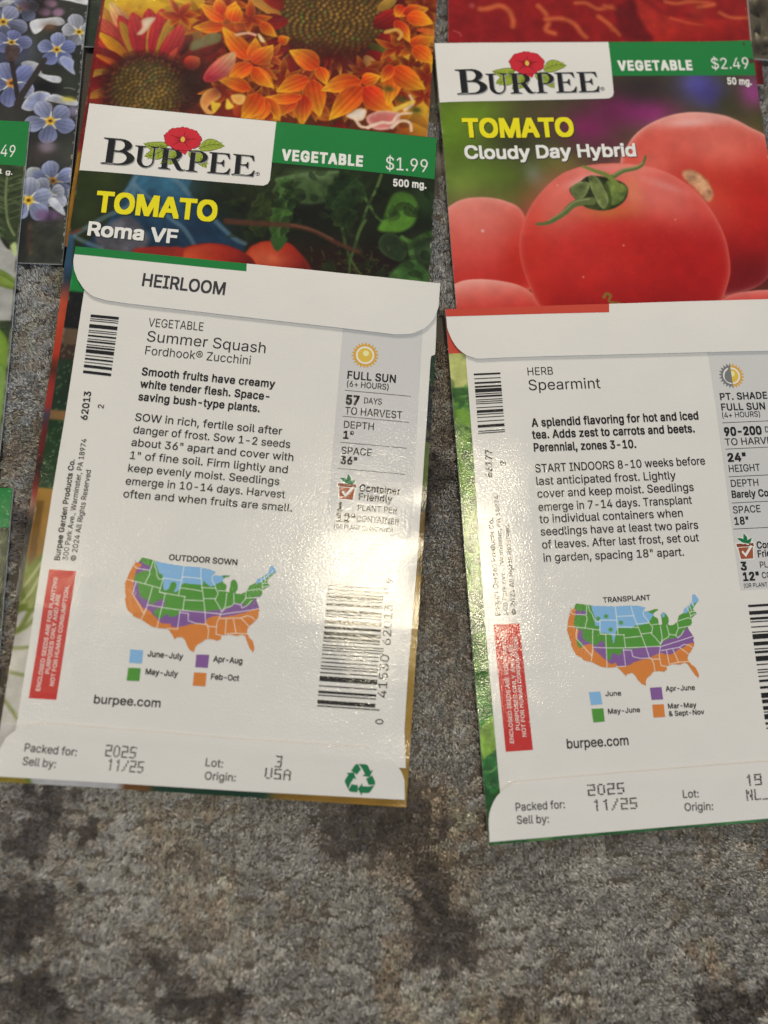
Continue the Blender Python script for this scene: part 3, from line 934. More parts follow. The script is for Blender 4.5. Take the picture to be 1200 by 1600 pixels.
    c.poly([(45.23,30.61), (47.08,30.01), (49.19,30.21), (46.99,33.46)], (60, 90, 42), .4)
    # the long left edge that stays uncovered further down
    yy = [(1.24,38.97), (1.43,44.58), (1.00,49.86), (1.64,62.68), (1.15,65.24), (1.17,69.37), (1.27,74.05), (0.91,76.40), (0.84,78.86), (1.27,83.84), (1.20,88.10), (1.49,92.99), (0.64,96.52), (-0.26,99.62), (0.72,115.48)]
    cols = [(58, 92, 118), (48, 66, 82), (206, 92, 62), (196, 70, 46), (70, 48, 34), (176, 62, 54), (160, 56, 48), (62, 76, 96), (110, 48, 42), (112, 44, 42),
            (54, 40, 34), (150, 58, 52), (176, 138, 110), (54, 52, 48), (66, 66, 62)]
    low = [(p[1], k) for p, k in zip(yy, cols)]
    t0 = low[0][0] + 2
    m = c.Y > t0
    band = np.stack([np.interp(c.Y, [a for a, _ in low], [k[i] for _, k in low]) for i in range(3)], -1)
    edge = (m & (c.X < 11)).astype(float)
    c.C += (band - c.C) * edge[..., None]
    c.C *= .90
    c.grain(.10, 2.2)
    c.scuff(82.55, 115.5, 2)
    return c

# ---- blanket flowers (packet D)
def paint_blanket_flowers():
    c = Canvas(0, 0, 82.5, 116, (120, 40, 24), 5)
    r = np.random.default_rng(5)
    P = lambda pts: pts
    for p, rx, ry, col, a in (
        ([(5.83,49.98)][0], 22, 6, (206, 166, 26), 1), ([(-0.66,52.76)][0], 6, 8, (190, 168, 50), .9), ([(19.94,50.29)][0], 9, 5, (200, 150, 44), .9),
        ([(0.03,62.71)][0], 7, 9, (118, 26, 24), .9), ([(8.81,58.89)][0], 14, 7, (156, 40, 44), .9), ([(25.84,57.51)][0], 5, 3, (110, 116, 60), .9),
        ([(24.50,70.52)][0], 6, 7, (46, 26, 16), 1), ([(29.11,64.16)][0], 7, 6, (96, 34, 24), .9), ([(33.66,56.45)][0], 8, 5, (176, 56, 26), .8),
        ([(79.89,68.74)][0], 7, 10, (206, 156, 48), 1), ([(76.61,48.92)][0], 9, 10, (196, 70, 36), .9), ([(73.33,59.47)][0], 9, 7, (190, 76, 34), .9),
        ([(42.40,63.64)][0], 10, 6, (112, 30, 20), 1), ([(60.20,62.64)][0], 12, 6, (88, 26, 16), 1), ([(58.23,76.13)][0], 12, 3, (76, 46, 20), 1),
        ([(40.34,58.55)][0], 6, 6, (150, 46, 24), .9), ([(80.71,56.46)][0], 3, 10, (214, 166, 52), .8)):
        c.blob(p, rx, ry, col, a)
    # upper part of the packet, mostly out of view: more of the same flowers
    for k in range(140):
        b = np.array([r.uniform(0, 82), r.uniform(2, 44)])
        a = r.uniform(0, 6.28)
        c.petal(b, b + np.array([math.cos(a), math.sin(a)]) * r.uniform(4, 9), r.uniform(1, 2), (170, 40, 20), (232, 170, 40), r.uniform(-.15, .15), vein=.08)
    for k in range(330):                             # florets crowded behind the sharp ones
        b = np.array([r.uniform(0, 82), r.uniform(42, 112)])
        a = r.uniform(0, 6.28)
        cb, ct = [((96, 20, 16), (160, 40, 30)), ((130, 34, 18), (206, 96, 36)), ((80, 26, 14), (150, 60, 26)), ((150, 60, 20), (226, 166, 50)), ((60, 24, 14), (110, 34, 24))][k % 5]
        c.petal(b, b + np.array([math.cos(a), math.sin(a)]) * r.uniform(3.5, 8), r.uniform(.9, 2.0), cb, ct, r.uniform(-.15, .15), vein=.14, alpha=.85, soft=.35)
    c.blob([(5.71,49.14)][0], 20, 5.5, (212, 170, 28), .95)
    c.blob([(-0.78,51.94)][0], 5, 6, (196, 172, 56), .8)
    c.blob([(80.31,69.11)][0], 6, 8, (206, 156, 48), .8)
    # yellow and red rays of the left flower
    base = np.array([(14.06,71.84)][0])
    for k, (q, w, cb, ct) in enumerate((
        ([(-1.94,51.25)][0], 2.0, (160, 40, 40), (206, 176, 60)), ([(1.96,50.81)][0], 2.2, (170, 44, 50), (226, 196, 120)), ([(0.10,55.61)][0], 2.0, (130, 24, 34), (206, 100, 70)),
        ([(-1.18,59.13)][0], 2.2, (110, 22, 22), (190, 60, 40)), ([(0.30,59.57)][0], 1.6, (150, 80, 20), (226, 166, 36)), ([(-1.53,64.15)][0], 2.2, (96, 18, 18), (140, 30, 26)),
        ([(0.09,65.59)][0], .8, (130, 40, 20), (214, 130, 46)), ([(-1.24,71.08)][0], 2.0, (90, 30, 16), (196, 160, 60)), ([(-1.24,73.52)][0], 2, (90, 16, 16), (110, 24, 22)),
        ([(-0.36,77.24)][0], 1.4, (110, 40, 20), (180, 130, 50)), ([(4.61,54.34)][0], 2.4, (120, 24, 30), (176, 50, 44)), ([(5.02,55.98)][0], 1.7, (140, 96, 30), (176, 128, 44)),
        ([(7.69,53.15)][0], 2.6, (130, 24, 34), (186, 56, 50)), ([(11.42,51.42)][0], 2.8, (128, 22, 30), (190, 58, 54)), ([(12.44,55.09)][0], 1.5, (150, 110, 34), (186, 140, 56)),
        ([(14.61,51.01)][0], 2.6, (140, 26, 36), (192, 62, 58)), ([(17.00,52.81)][0], 1.7, (140, 100, 30), (180, 136, 54)), ([(19.78,54.96)][0], 2.4, (140, 26, 34), (196, 70, 62)),
        ([(19.47,61.28)][0], .9, (130, 30, 20), (206, 90, 60)))):
        c.petal(base + (np.array(q) - base) * .32, q, w, cb, ct, 0.03, vein=.12)
    c.poly([(9.35,58.91), (10.36,57.03), (10.09,54.97), (11.74,53.83), (13.36,53.92), (12.54,55.92), (11.85,57.47), (10.45,59.11)], (222, 200, 170), .3, rim=(.4, (190, 130, 100)))
    c.petal([(21.87,66.35)][0], [(24.92,63.47)][0], 2.0, (170, 40, 34), (214, 110, 70))
    # left flower's disc
    def disc(cx, cy, rx, ry, n, rim_col, seed, top=(150, 120, 54)):
        q = np.random.default_rng(seed)
        c.poly([(cx + rx * 1.30 * math.cos(a), cy + ry * 1.30 * math.sin(a)) for a in np.linspace(0, 6.28, 24)[:-1]], rim_col, 2.2)
        c.poly([(cx + rx * math.cos(a), cy + ry * math.sin(a)) for a in np.linspace(0, 6.28, 24)[:-1]], (86, 60, 26), 2.0)
        for k in range(n):
            rr = math.sqrt((k + .5) / n)
            a = k * 2.39996
            x, y = cx + rx * 1.12 * rr * math.cos(a), cy + ry * 1.12 * rr * math.sin(a)
            f = q.uniform(.7, 1.15)
            col = np.array(top) * f * (1.05 - .45 * rr ** 3) if q.random() > .12 else np.array((120, 130, 60)) * f
            if rr > .88:
                col = np.array((120, 70, 34)) * f
            c.blob((x + .25, y + .3), .55, .55, (40, 26, 14), .7)
            c.blob((x, y), .42, .5, col, .95, power=3)
            c.blob((x - .05, y - .1), .14, .16, (60, 44, 20), .6)
        for k in range(int(n * .9)):
            a = q.uniform(0, 6.28)
            rr = q.uniform(1.02, 1.34)
            b = np.array([cx + rx * rr * math.cos(a), cy + ry * rr * math.sin(a)])
            c.stroke([b, b + np.array([math.cos(a) * rx, math.sin(a) * ry]) * q.uniform(.04, .12)], .22, np.array((110, 54, 26)) * q.uniform(.4, 1.3), .2, .8)
    disc(*[(13.74,73.51)][0], 8.2, 7.8, 230, (62, 20, 14), 3, (156, 128, 58))
    c.blob([(24.15,70.56)][0], 4, 6, (44, 24, 16), .9)
    disc(*[(54.47,46.14)][0], 15.5, 10.6, 420, (72, 26, 14), 4, (160, 122, 58))
    c.blob([(54.33,58.03)][0], 13, 3.2, (72, 30, 16), .65)
    o2 = np.array([(54.47,46.14)][0])
    for k in range(110):                             # thin rays standing round the disc
        a = r.uniform(0, 6.28)
        d = np.array([math.cos(a) * 15.5, math.sin(a) * 10.6])
        f = r.uniform(.7, 1.1)
        ct = np.array([(176, 46, 34), (206, 120, 40), (226, 172, 60), (120, 26, 22)][k % 4]) * f
        c.petal(o2 + d * r.uniform(1.12, 1.3), o2 + d * r.uniform(1.45, 1.95), r.uniform(.4, 1.0), (86, 20, 16), ct, r.uniform(-.1, .1), vein=.12, sharp=True)
    # rays behind the right flower
    for b, t, w, cb, ct in (([(43.35,49.52)][0], [(34.23,44.81)][0], 1.6, (170, 110, 40), (190, 140, 70)), ([(43.51,47.20)][0], [(37.14,42.55)][0], 2, (120, 30, 20), (150, 40, 24)),
                            ([(66.68,44.42)][0], [(71.11,39.09)][0], 1.5, (150, 110, 46), (186, 150, 70)), ([(66.23,49.11)][0], [(72.23,43.59)][0], 2.6, (110, 24, 20), (176, 40, 36)),
                            ([(67.22,51.72)][0], [(76.88,53.01)][0], 2.4, (120, 24, 20), (196, 60, 44)), ([(65.04,54.31)][0], [(72.33,56.45)][0], 1.4, (70, 60, 24), (110, 110, 50)),
                            ([(64.82,56.61)][0], [(71.77,59.70)][0], 2.2, (100, 22, 18), (170, 40, 34)), ([(70.30,55.84)][0], [(77.57,57.45)][0], 2.0, (200, 130, 40), (224, 176, 60)),
                            ([(64.50,57.56)][0], [(68.37,61.76)][0], 1.5, (150, 100, 60), (206, 160, 90)), ([(44.98,50.21)][0], [(35.91,53.28)][0], 2.4, (120, 24, 18), (140, 34, 24)),
                            ([(46.06,57.33)][0], [(36.66,60.39)][0], 2.4, (110, 24, 18), (160, 46, 26)), ([(59.94,59.53)][0], [(62.52,62.33)][0], 1.2, (96, 34, 30), (110, 44, 38))):
        c.petal(b, t, w, cb, ct, .04, vein=.12)
    # small trumpet florets, orange running to yellow
    O, Y, R_ = (206, 70, 20), (242, 184, 44), (186, 44, 22)
    spots = [(40.48,59.88), (44.57,66.03), (48.34,69.07), (52.85,72.01), (57.75,70.50), (60.89,70.98), (67.75,69.20), (69.49,60.93), (72.96,54.08), (76.48,58.99), (78.06,65.03), (73.76,65.69), (78.50,53.20), (75.57,45.39), (78.19,42.14), (40.18,68.36), (43.16,74.99), (47.36,74.89), (36.67,56.79), (65.66,62.36), (73.93,50.73), (79.77,60.70)]
    spots = spots + [(33.39,60.68), (35.84,56.58), (39.99,65.21), (35.20,70.77), (39.14,74.34), (31.77,72.02), (27.04,52.28), (30.65,48.81), (35.22,50.73), (24.70,53.87), (20.54,52.33)]
    for q in spots:
        q = np.array(q) + r.normal(0, .8, 2)
        a0 = r.uniform(0, 6.28)
        k = r.uniform(.6, .95)
        for j in range(6):
            a = a0 + j * 1.05 + r.uniform(-.2, .2)
            c.petal(q, q + np.array([math.cos(a), math.sin(a)]) * r.uniform(4, 6.5), r.uniform(.8, 1.3), np.array((150, 36, 18)) * k, np.array((228, 132, 34)) * k,
                    r.uniform(-.1, .1), vein=.12, sharp=True, rim=np.array((240, 180, 60)) * k)
        c.blob(q, 1.0, 1.0, (120, 30, 16), .8)
    for b, t, w in (([(53.56,62.62)][0], [(45.97,58.47)][0], 3.0), ([(51.49,65.57)][0], [(44.03,70.29)][0], 2.6), ([(52.30,65.90)][0], [(55.12,75.87)][0], 3.1), ([(53.52,62.18)][0], [(55.89,66.99)][0], 1.9),
                    ([(50.75,70.08)][0], [(51.17,78.75)][0], 2.6), ([(48.88,70.76)][0], [(44.19,77.68)][0], 2.8), ([(50.43,70.78)][0], [(40.77,72.24)][0], 1.7), ([(41.72,72.12)][0], [(45.78,78.34)][0], 1.5),
                    ([(40.92,71.78)][0], [(38.71,79.87)][0], 3.0), ([(64.28,64.78)][0], [(54.68,68.69)][0], 2.8), ([(64.58,66.07)][0], [(57.29,76.47)][0], 3.1), ([(64.32,65.22)][0], [(68.84,62.82)][0], 2.1),
                    ([(64.81,66.49)][0], [(73.45,72.38)][0], 3.4), ([(71.38,59.76)][0], [(71.00,70.96)][0], 2.6), ([(71.41,60.21)][0], [(80.03,64.70)][0], 3.4), ([(71.34,59.31)][0], [(68.97,64.59)][0], 1.7),
                    ([(72.93,42.08)][0], [(71.17,45.61)][0], 2.2), ([(73.09,44.39)][0], [(79.38,41.69)][0], 2.2), ([(73.95,45.18)][0], [(80.86,45.85)][0], 2.6), ([(71.23,46.53)][0], [(75.24,52.36)][0], 1.9),
                    ([(75.27,52.81)][0], [(81.09,49.51)][0], 2.2), ([(76.12,53.59)][0], [(81.56,57.23)][0], 2.6), ([(38.46,51.56)][0], [(42.72,55.07)][0], 1.7), ([(43.26,56.58)][0], [(45.82,54.88)][0], 1.6),
                    ([(37.45,64.30)][0], [(43.58,69.69)][0], 1.6), ([(37.16,62.26)][0], [(29.24,54.10)][0], 2.6), ([(37.16,62.26)][0], [(37.59,55.92)][0], 2.0), ([(37.47,63.47)][0], [(32.52,69.07)][0], 2.4),
                    ([(37.60,63.03)][0], [(42.09,57.42)][0], 2.6), ([(37.73,64.26)][0], [(43.28,69.31)][0], 2.0), ([(38.02,70.40)][0], [(29.61,68.62)][0], 2.0), ([(40.26,71.34)][0], [(36.58,78.70)][0], 3.0),
                    ([(29.73,53.61)][0], [(22.33,55.25)][0], 2.0), ([(29.94,52.31)][0], [(23.35,48.54)][0], 2.2), ([(30.97,51.74)][0], [(31.85,46.50)][0], 2.0), ([(31.78,52.48)][0], [(32.71,47.66)][0], 2.4),
                    ([(29.04,50.73)][0], [(27.40,45.83)][0], 1.8)):
        k = np.array([random.uniform(.9, 1.08)] * 3)
        c.petal(b, t, w * .92, np.array(O if random.random() < .7 else R_) * k, np.array(Y) * k, random.uniform(-.08, .08), vein=.12, rim=(242, 186, 56), sharp=True)
        c.stroke([b, np.array(b) * .25 + np.array(t) * .75], .25, np.array((170, 50, 18)) * k, .3, .5, .1)
    c.petal([(26.88,69.59)][0], [(33.21,60.70)][0], 2.4, (170, 34, 56), (220, 190, 130), .05, vein=.1, rim=(210, 110, 80))
    c.poly([(26.51,75.54), (27.23,72.61), (29.54,71.09), (31.16,72.92), (29.95,74.70), (28.38,76.51), (29.96,77.93), (28.22,78.15)], (206, 130, 70), .4, rim=(.4, (226, 190, 110)))
    c.poly([(29.07,74.81), (30.34,75.05), (31.43,75.32), (30.28,77.69), (29.54,77.38)], (222, 180, 60), .3)
    c.poly([(32.65,73.54), (33.66,74.63), (34.49,75.74), (33.33,76.49), (32.57,75.98)], (226, 186, 70), .3)
    c.poly([(33.62,72.60), (36.78,72.20), (36.33,74.70), (34.54,74.52)], (214, 150, 80), .4, rim=(.4, (230, 200, 120)))
    c.blob([(30.28,71.40)][0], 2, 2, (90, 30, 20), .7)
    c.poly([(38.01,54.81), (38.97,55.31), (40.04,56.85), (38.94,56.79)], (226, 206, 150), .3)
    c.stroke([(32.88,55.92), (35.67,55.00), (37.52,55.29)], .7, (226, 180, 150), .3, .9)
    c.poly([(22.50,59.63), (24.47,58.11), (26.78,56.33), (29.29,56.20), (29.17,58.32), (25.46,60.48), (22.74,61.68)], (120, 124, 84), .8, .8)
    # pale curled florets at the lower right
    c.poly([(61.21,74.88), (62.63,73.39), (64.10,72.32), (66.05,72.51), (65.84,74.72), (64.37,75.79)], (232, 216, 196), .4, rim=(.4, (196, 150, 110)))
    c.poly([(66.22,74.67), (68.78,72.58), (72.26,72.11), (74.25,72.70), (72.95,76.39), (68.37,77.44)], (196, 110, 100), .5, rim=(.5, (236, 200, 180)))
    for Q in ([(66.80,77.21), (69.78,75.52), (72.47,75.15), (73.86,72.76), (76.94,71.87)], [(63.54,75.02), (64.86,77.03), (66.80,77.21)], [(72.56,76.45), (74.37,74.44), (76.72,74.54), (77.26,76.64)], [(75.32,71.23), (77.15,69.18), (76.23,67.10)]):
        c.stroke(Q, .9, (236, 206, 180), .4, .9, .6)
    for p in [(74.35,68.50), (78.05,70.81), (71.04,66.08)]:
        c.blob(p, 1.4, .9, (70, 74, 34), .9)
    c.stroke([(73.00,71.56), (75.24,69.91), (77.32,68.71)], 1.3, (226, 186, 80), .4, 1, .8)
    c.stroke([(69.11,50.31), (71.82,49.21), (73.10,50.40), (72.41,51.88)], 1.0, (206, 160, 80), .4, 1, .7)
    # the left margin that shows beside the next packet
    lm = [(-0.89,75.61), (-0.82,90.40), (-0.40,100.30), (0.32,112.06)]
    c.bands(True, [(lm[0][1] - 6, (110, 26, 22)), (lm[0][1], (100, 24, 20)), (lm[1][1], (126, 26, 30)), (lm[1][1] + 2, (150, 110, 40)), (lm[2][1], (150, 112, 36)),
                   (lm[3][1], (130, 92, 30)), (lm[3][1] + 12, (60, 40, 20))], -1, 0.7)
    e = (c.X < 6) & (c.Y > lm[1][1] + 1)
    c.C[e] = c.C[e] * .3 + np.array((146, 108, 34)) * .7 * (0.7 + .6 * fbm(c.X, c.Y, 5, 9)[e])[:, None]
    c.grain(.10, 1.6)
    c.scuff(81.2, 115.5, 3)
    return c

# ---- forget-me-nots (packet A)
def paint_forget_me_nots():
    c = Canvas(48, 0, 82.5, 116, (44, 46, 40), 5)
    r = np.random.default_rng(8)
    for p, rx, ry, col in (([(70.14,59.96)][0], 6, 6, (74, 76, 66)), ([(79.57,69.45)][0], 5, 4, (54, 58, 48)), ([(69.13,49.50)][0], 5, 5, (40, 34, 30)), ([(67.54,78.08)][0], 6, 5, (62, 60, 54)),
                           ([(75.14,88.63)][0], 5, 4, (70, 62, 58)), ([(80.73,88.15)][0], 3, 5, (72, 74, 64)), ([(78.96,110.04)][0], 6, 5, (60, 62, 52)), ([(74.13,71.10)][0], 3.5, 2, (20, 20, 20)),
                           ([(73.04,108.92)][0], 2.5, 4, (34, 36, 32)), ([(75.20,109.39)][0], 1.4, 3, (92, 74, 62)), ([(80.09,104.93)][0], 2, 2, (96, 84, 88))):
        c.blob(p, rx, ry, col, .9)
    def flower(ctr, R, rot, tint=(134, 144, 184), squash=1.0, sq_rot=0, n=5, eye=(214, 170, 60), pale=.35):
        ctr = np.array(ctr)
        R = R * .90
        tint = np.array(tint) * (.93, .93, .94)
        c.blob(ctr, R * .95, R * .95, (40, 42, 44), .55, power=4)
        ca, sa = math.cos(math.radians(sq_rot)), math.sin(math.radians(sq_rot))
        def S(v):
            x, y = v[0] * ca + v[1] * sa, (-v[0] * sa + v[1] * ca) * squash
            return np.array([x * ca - y * sa, x * sa + y * ca])
        for k in range(n):
            a = math.radians(rot + k * 360 / n + r.uniform(-7, 7))
            t = np.array(tint) * r.uniform(.86, 1.08)
            tip = np.array(t) + (np.array((206, 204, 208)) - t) * r.uniform(.1, pale + .25)
            d = np.array([math.cos(a), math.sin(a)])
            c.petal(ctr + S(d * R * .06), ctr + S(d * R * r.uniform(.92, 1.08)), R * .37, t * .80, tip, r.uniform(-.04, .04), round_=1.5, vein=.10, rim=tip * 1.06, soft=.25)
        for k in range(n):
            a = math.radians(rot + (k + .5) * 360 / n)
            d = np.array([math.cos(a), math.sin(a)])
            c.stroke([ctr + S(d * R * .08), ctr + S(d * R * .42)], R * .09, (226, 220, 196), .2, .95, R * .04)
        c.blob(ctr, R * .20, R * .20 * max(squash, .6), eye, 1, power=5)
        c.blob(ctr, R * .09, R * .08, (70, 46, 24), .9, power=4)
    def pale_petal(P, col=(188, 188, 190)):
        c.poly(P, col, .3, tex=.2, rim=(.5, (214, 212, 206)))
    # upper group (mostly above the frame) and those in view
    for k in range(16):
        flower((r.uniform(50, 81), r.uniform(3, 52)), r.uniform(5, 7), r.uniform(0, 70), squash=r.uniform(.6, 1))
    for p in [(73.27,48.53), (74.96,50.74), (72.03,51.31), (66.75,50.59)]:
        for k in range(3):
            c.blob(np.array(p) + r.normal(0, .7, 2), 1.1, 1.0, (150, 116, 136), .85, power=3)
    c.blob([(69.87,49.44)][0], 3.5, 3, (36, 30, 26), .8)
    pale_petal([(61.68,49.52), (63.08,48.67), (65.07,48.66), (63.96,49.93), (61.80,50.69)])
    pale_petal([(75.38,47.14), (78.78,46.17), (82.06,46.65), (82.17,47.99), (79.92,47.82), (77.39,47.37)])
    flower([(63.07,54.55)][0], 6.2, 10, (140, 142, 170), .9)
    pale_petal([(69.12,54.51), (70.23,53.24), (72.66,52.73), (75.83,52.13), (77.31,53.45), (76.04,54.46), (73.32,54.43), (71.76,56.33), (70.35,57.03)])
    c.blob([(73.86,54.97)][0], 1.8, 1.2, (120, 84, 60), .8)
    flower([(80.71,55.71)][0], 5.6, 40, (176, 178, 188), .75, 60, eye=(222, 180, 40), pale=.8)
    c.blob([(65.68,62.05)][0], 4.5, 4, (96, 100, 140), .8)
    flower([(65.45,59.75)][0], 5.2, 60, (110, 116, 158), .7)
    pale_petal([(68.18,65.02), (70.07,64.29), (72.60,65.23), (73.30,67.46), (77.25,67.97), (77.39,69.52), (74.94,69.32), (71.61,67.61), (69.05,66.38)], (180, 182, 190))
    flower([(76.00,60.89)][0], 5.4, -20, (120, 130, 178), .95)
    c.poly([(76.84,63.41), (77.74,62.45), (80.02,63.37), (80.19,65.37), (80.70,67.04), (79.57,66.59), (77.72,65.05)], (140, 148, 184), .3, rim=(.4, (190, 190, 200)))
    c.poly([(64.22,61.00), (65.52,60.47), (67.42,61.04), (67.31,63.65), (66.25,65.31), (64.97,64.69), (64.33,63.30)], (66, 54, 50), .35, tex=.5)
    flower([(66.40,70.42)][0], 6.6, 25, (122, 130, 176), 1, eye=(206, 140, 60))
    c.stroke([(65.99,65.18), (67.03,69.39), (68.28,74.66)], 1.1, (52, 46, 44), .2)
    c.stroke([(73.44,63.72), (71.02,69.08), (68.53,74.65), (68.36,76.62)], 1.2, (58, 52, 48), .2, 1, 1.8)
    pale_petal([(69.29,76.28), (70.49,73.65), (72.76,72.06), (75.49,72.68), (74.50,75.03), (71.80,77.21), (69.85,77.08)], (150, 156, 186))
    pale_petal([(74.42,74.19), (76.21,72.62), (79.19,73.33), (81.91,74.03), (81.88,75.16), (79.84,75.24), (76.90,74.82)], (176, 178, 190))
    c.blob([(79.70,73.70)][0], 1.6, .7, (214, 196, 80), .9)
    c.blob([(75.56,76.06)][0], .9, .9, (206, 150, 80), .9)
    c.blob([(81.05,76.67)][0], 1.5, 1.6, (150, 140, 166), .9, power=3)
    flower([(76.13,79.66)][0], 6.4, 18, (138, 146, 182), .98, eye=(222, 176, 60))
    c.blob([(76.03,86.32)][0], 2, 1.6, (140, 124, 134), .9, power=3)
    # lower cluster
    pale_petal([(71.82,93.16), (72.76,91.87), (74.92,92.02), (75.39,94.13), (73.94,95.75), (72.29,95.26)], (178, 184, 190))
    flower([(78.13,94.98)][0], 6.0, -30, (138, 148, 186), .9, eye=(222, 150, 60))
    pale_petal([(72.61,95.84), (74.41,95.11), (77.25,97.02), (79.45,97.76), (79.32,99.28), (76.92,99.16), (74.37,97.53)], (182, 188, 190))
    flower([(77.50,98.22)][0], 5.6, 35, (168, 174, 190), .6, 35, eye=(226, 206, 110), pale=.7)
    flower([(73.16,100.17)][0], 6.4, 50, (160, 170, 198), 1, eye=(222, 180, 50), pale=.7)
    for p in [(77.11,104.24), (78.64,103.54), (78.01,105.37), (76.38,103.40)]:
        c.blob(p, 1.8, 1.3, (116, 92, 122), .85, power=3)
    c.blob([(78.17,104.17)][0], .8, 1.3, (70, 52, 70), .8)
    pale_petal([(77.50,99.72), (79.06,99.30), (80.82,101.27), (81.68,103.46), (80.44,102.96), (78.45,101.46)], (176, 182, 196))
    c.poly([(73.64,106.24), (74.67,106.48), (75.27,113.17), (74.46,113.51)], (84, 66, 54), .8, .8, tex=.6)
    c.poly([(74.78,106.17), (82.25,105.37), (82.74,115.41), (74.70,115.66), (74.52,113.65), (75.41,113.17)], (58, 60, 50), 1.2, .8, tex=.3)
    # rubbed corners and creases
    for k in range(70):
        q = (81.9 - abs(r.normal(0, .12)), r.uniform(50, 115))
        c.blob(q, .14, r.uniform(.1, .45), (196, 190, 176), .7)
    c.stroke([(78.48,70.84), (79.68,70.72), (81.05,71.06)], .22, (150, 148, 136), .2, .7)
    c.stroke([(72.73,115.67), (77.07,115.57), (82.08,115.44)], .35, (120, 112, 92), .3, .6)
    c.grain(.08, 1.4)
    return c

# ---- cut red tomatoes (packet G)
def paint_cut_tomatoes():
    c = Canvas(0, 60, 82.5, 116, (136, 30, 28), 5)
    r = np.random.default_rng(4)
    for k in range(50):
        c.blob((r.uniform(0, 82), r.uniform(60, 116)), r.uniform(2, 7), r.uniform(1, 4), [(150, 36, 34), (112, 22, 24), (166, 52, 38)][k % 3], .6, r.uniform(0, 180))
    c.blob([(8.03,105.03)][0], 14, 6, (134, 30, 34), .7)
    for Q, w in (([(8.08,99.22), (9.98,98.89), (13.03,97.81), (15.30,98.95), (16.40,101.46), (16.37,103.40)], 4.6), ([(22.99,97.06), (24.86,99.10), (25.56,101.64), (24.75,103.85), (27.02,104.75)], 4.2), ([(24.82,100.83), (29.05,100.29), (32.09,101.58), (33.94,104.03), (35.06,105.23)], 4.0),
                 ([(32.67,95.43), (35.39,95.22), (38.44,96.74), (41.99,95.58)], 3.4), ([(38.36,98.93), (40.62,100.50), (42.09,102.56)], 3.0), ([(56.26,93.10), (59.17,93.49), (62.90,92.57), (67.32,92.62), (69.16,92.87)], 3.2), ([(65.02,94.05), (67.64,93.42), (69.16,92.87)], 3.4),
                 ([(70.48,95.23), (72.64,96.27), (74.49,96.51), (78.28,96.11)], 3.0), ([(38.58,98.98), (41.37,101.19), (43.78,103.82)], 3.2), ([(40.15,95.60), (42.65,96.22), (44.43,96.90)], 3)):
        c.stroke(Q, w * .42, (140, 44, 28), .9, .8)
        c.stroke(Q, w * .28, (196, 100, 62), .9, .85)
    c.poly([(48.28,92.08), (48.47,95.77), (50.06,100.53), (52.41,104.38), (53.96,109.82), (84.45,107.45), (85.46,95.45), (77.84,96.99), (68.48,97.46), (59.66,97.76), (54.62,96.52)], (168, 40, 30), 1.2, .75,
           stops=[(0, (176, 52, 38)), (.4, (170, 44, 32)), (1, (130, 28, 24))], axis=[(61.13,97.65), (64.32,105.50)])
    c.poly([(43.02,96.19), (47.88,92.94), (48.76,97.38), (51.07,102.07), (52.05,104.41), (46.24,105.23), (44.16,103.39)], (96, 20, 22), 1.6, .85)
    c.stroke([(57.46,97.93), (61.05,98.88), (65.97,99.39)], .8, (196, 90, 60), .6, .7, .4)
    c.stroke([(1.27,105.83), (2.77,106.27), (3.21,107.23)], .3, (206, 120, 110), .25, .6)
    c.blob([(6.01,98.35)][0], .8, .8, (200, 110, 100), .6)
    e = c.X > 79.4
    c.C[e] = np.array((92, 20, 20))
    c.grain(.14, 2.5)
    return c

# ---- small uncovered slivers
def paint_herb_and_cream():                      # packet B
    c = Canvas(55, 0, 82.5, 116, (58, 66, 42), 4)
    r = np.random.default_rng(9)
    mid = [(78.21,14.64), (78.27,18.28), (78.59,21.86), (79.47,25.98), (81.01,28.84)]
    for k in range(260):
        b = np.array([r.uniform(60, 82), r.uniform(12, 52)])
        c.petal(b, b + np.array([r.choice([-1, 1]) * r.uniform(1, 3), -r.uniform(.3, 1.4)]), .5, (46, 58, 34), np.array((92, 104, 74)) * r.uniform(.6, 1.15))
    c.stroke(mid, .5, (126, 136, 92), .3, .9)
    for k in range(18):
        t = r.uniform(0, 1)
        b = np.array(mid[0]) * (1 - t) + np.array(mid[3]) * t
        c.stroke([b, b + np.array([r.choice([-1, 1]) * 3, -1.4])], .25, (104, 116, 76), .3, .7)
    c.poly([(74.67,27.43), (77.97,29.47), (80.54,32.40), (82.21,33.76), (82.76,43.28), (81.97,49.00), (74.66,49.34)], (168, 166, 156), .5, curve=False)
    c.poly([(77.97,29.47), (79.62,30.69), (80.52,32.10), (79.75,32.15), (78.60,30.75)], (44, 40, 34), .5)
    c.poly([(80.34,31.53), (81.42,30.58), (82.16,33.17), (81.44,33.80)], (180, 190, 130), .6)
    c.poly([(75.53,36.74), (78.65,37.16), (82.18,39.56), (82.36,41.57), (80.05,41.41), (75.82,39.90)], (128, 146, 70), .5, rim=(.5, (92, 112, 44)))
    c.stroke([(77.14,37.53), (79.82,38.83), (82.26,40.43)], .3, (84, 104, 40), .3, .8)
    c.poly([(77.95,50.91), (80.62,52.21), (82.03,55.68), (82.18,59.20), (81.48,62.02), (78.97,62.12)], (120, 146, 60), .5, rim=(.5, (84, 110, 40)))
    c.poly([(79.72,60.00), (82.05,61.30), (81.96,67.54), (81.76,72.33), (80.67,74.07)], (132, 158, 84), .6, rim=(.5, (92, 118, 50)))
    e = (c.X > 81.7)
    c.C[e] = c.C[e] * .4 + np.array((170, 168, 150)) * .6 * fbm(c.X, c.Y, 2, 3)[e][:, None] * 1.3
    c.grain(.12, 2)
    return c

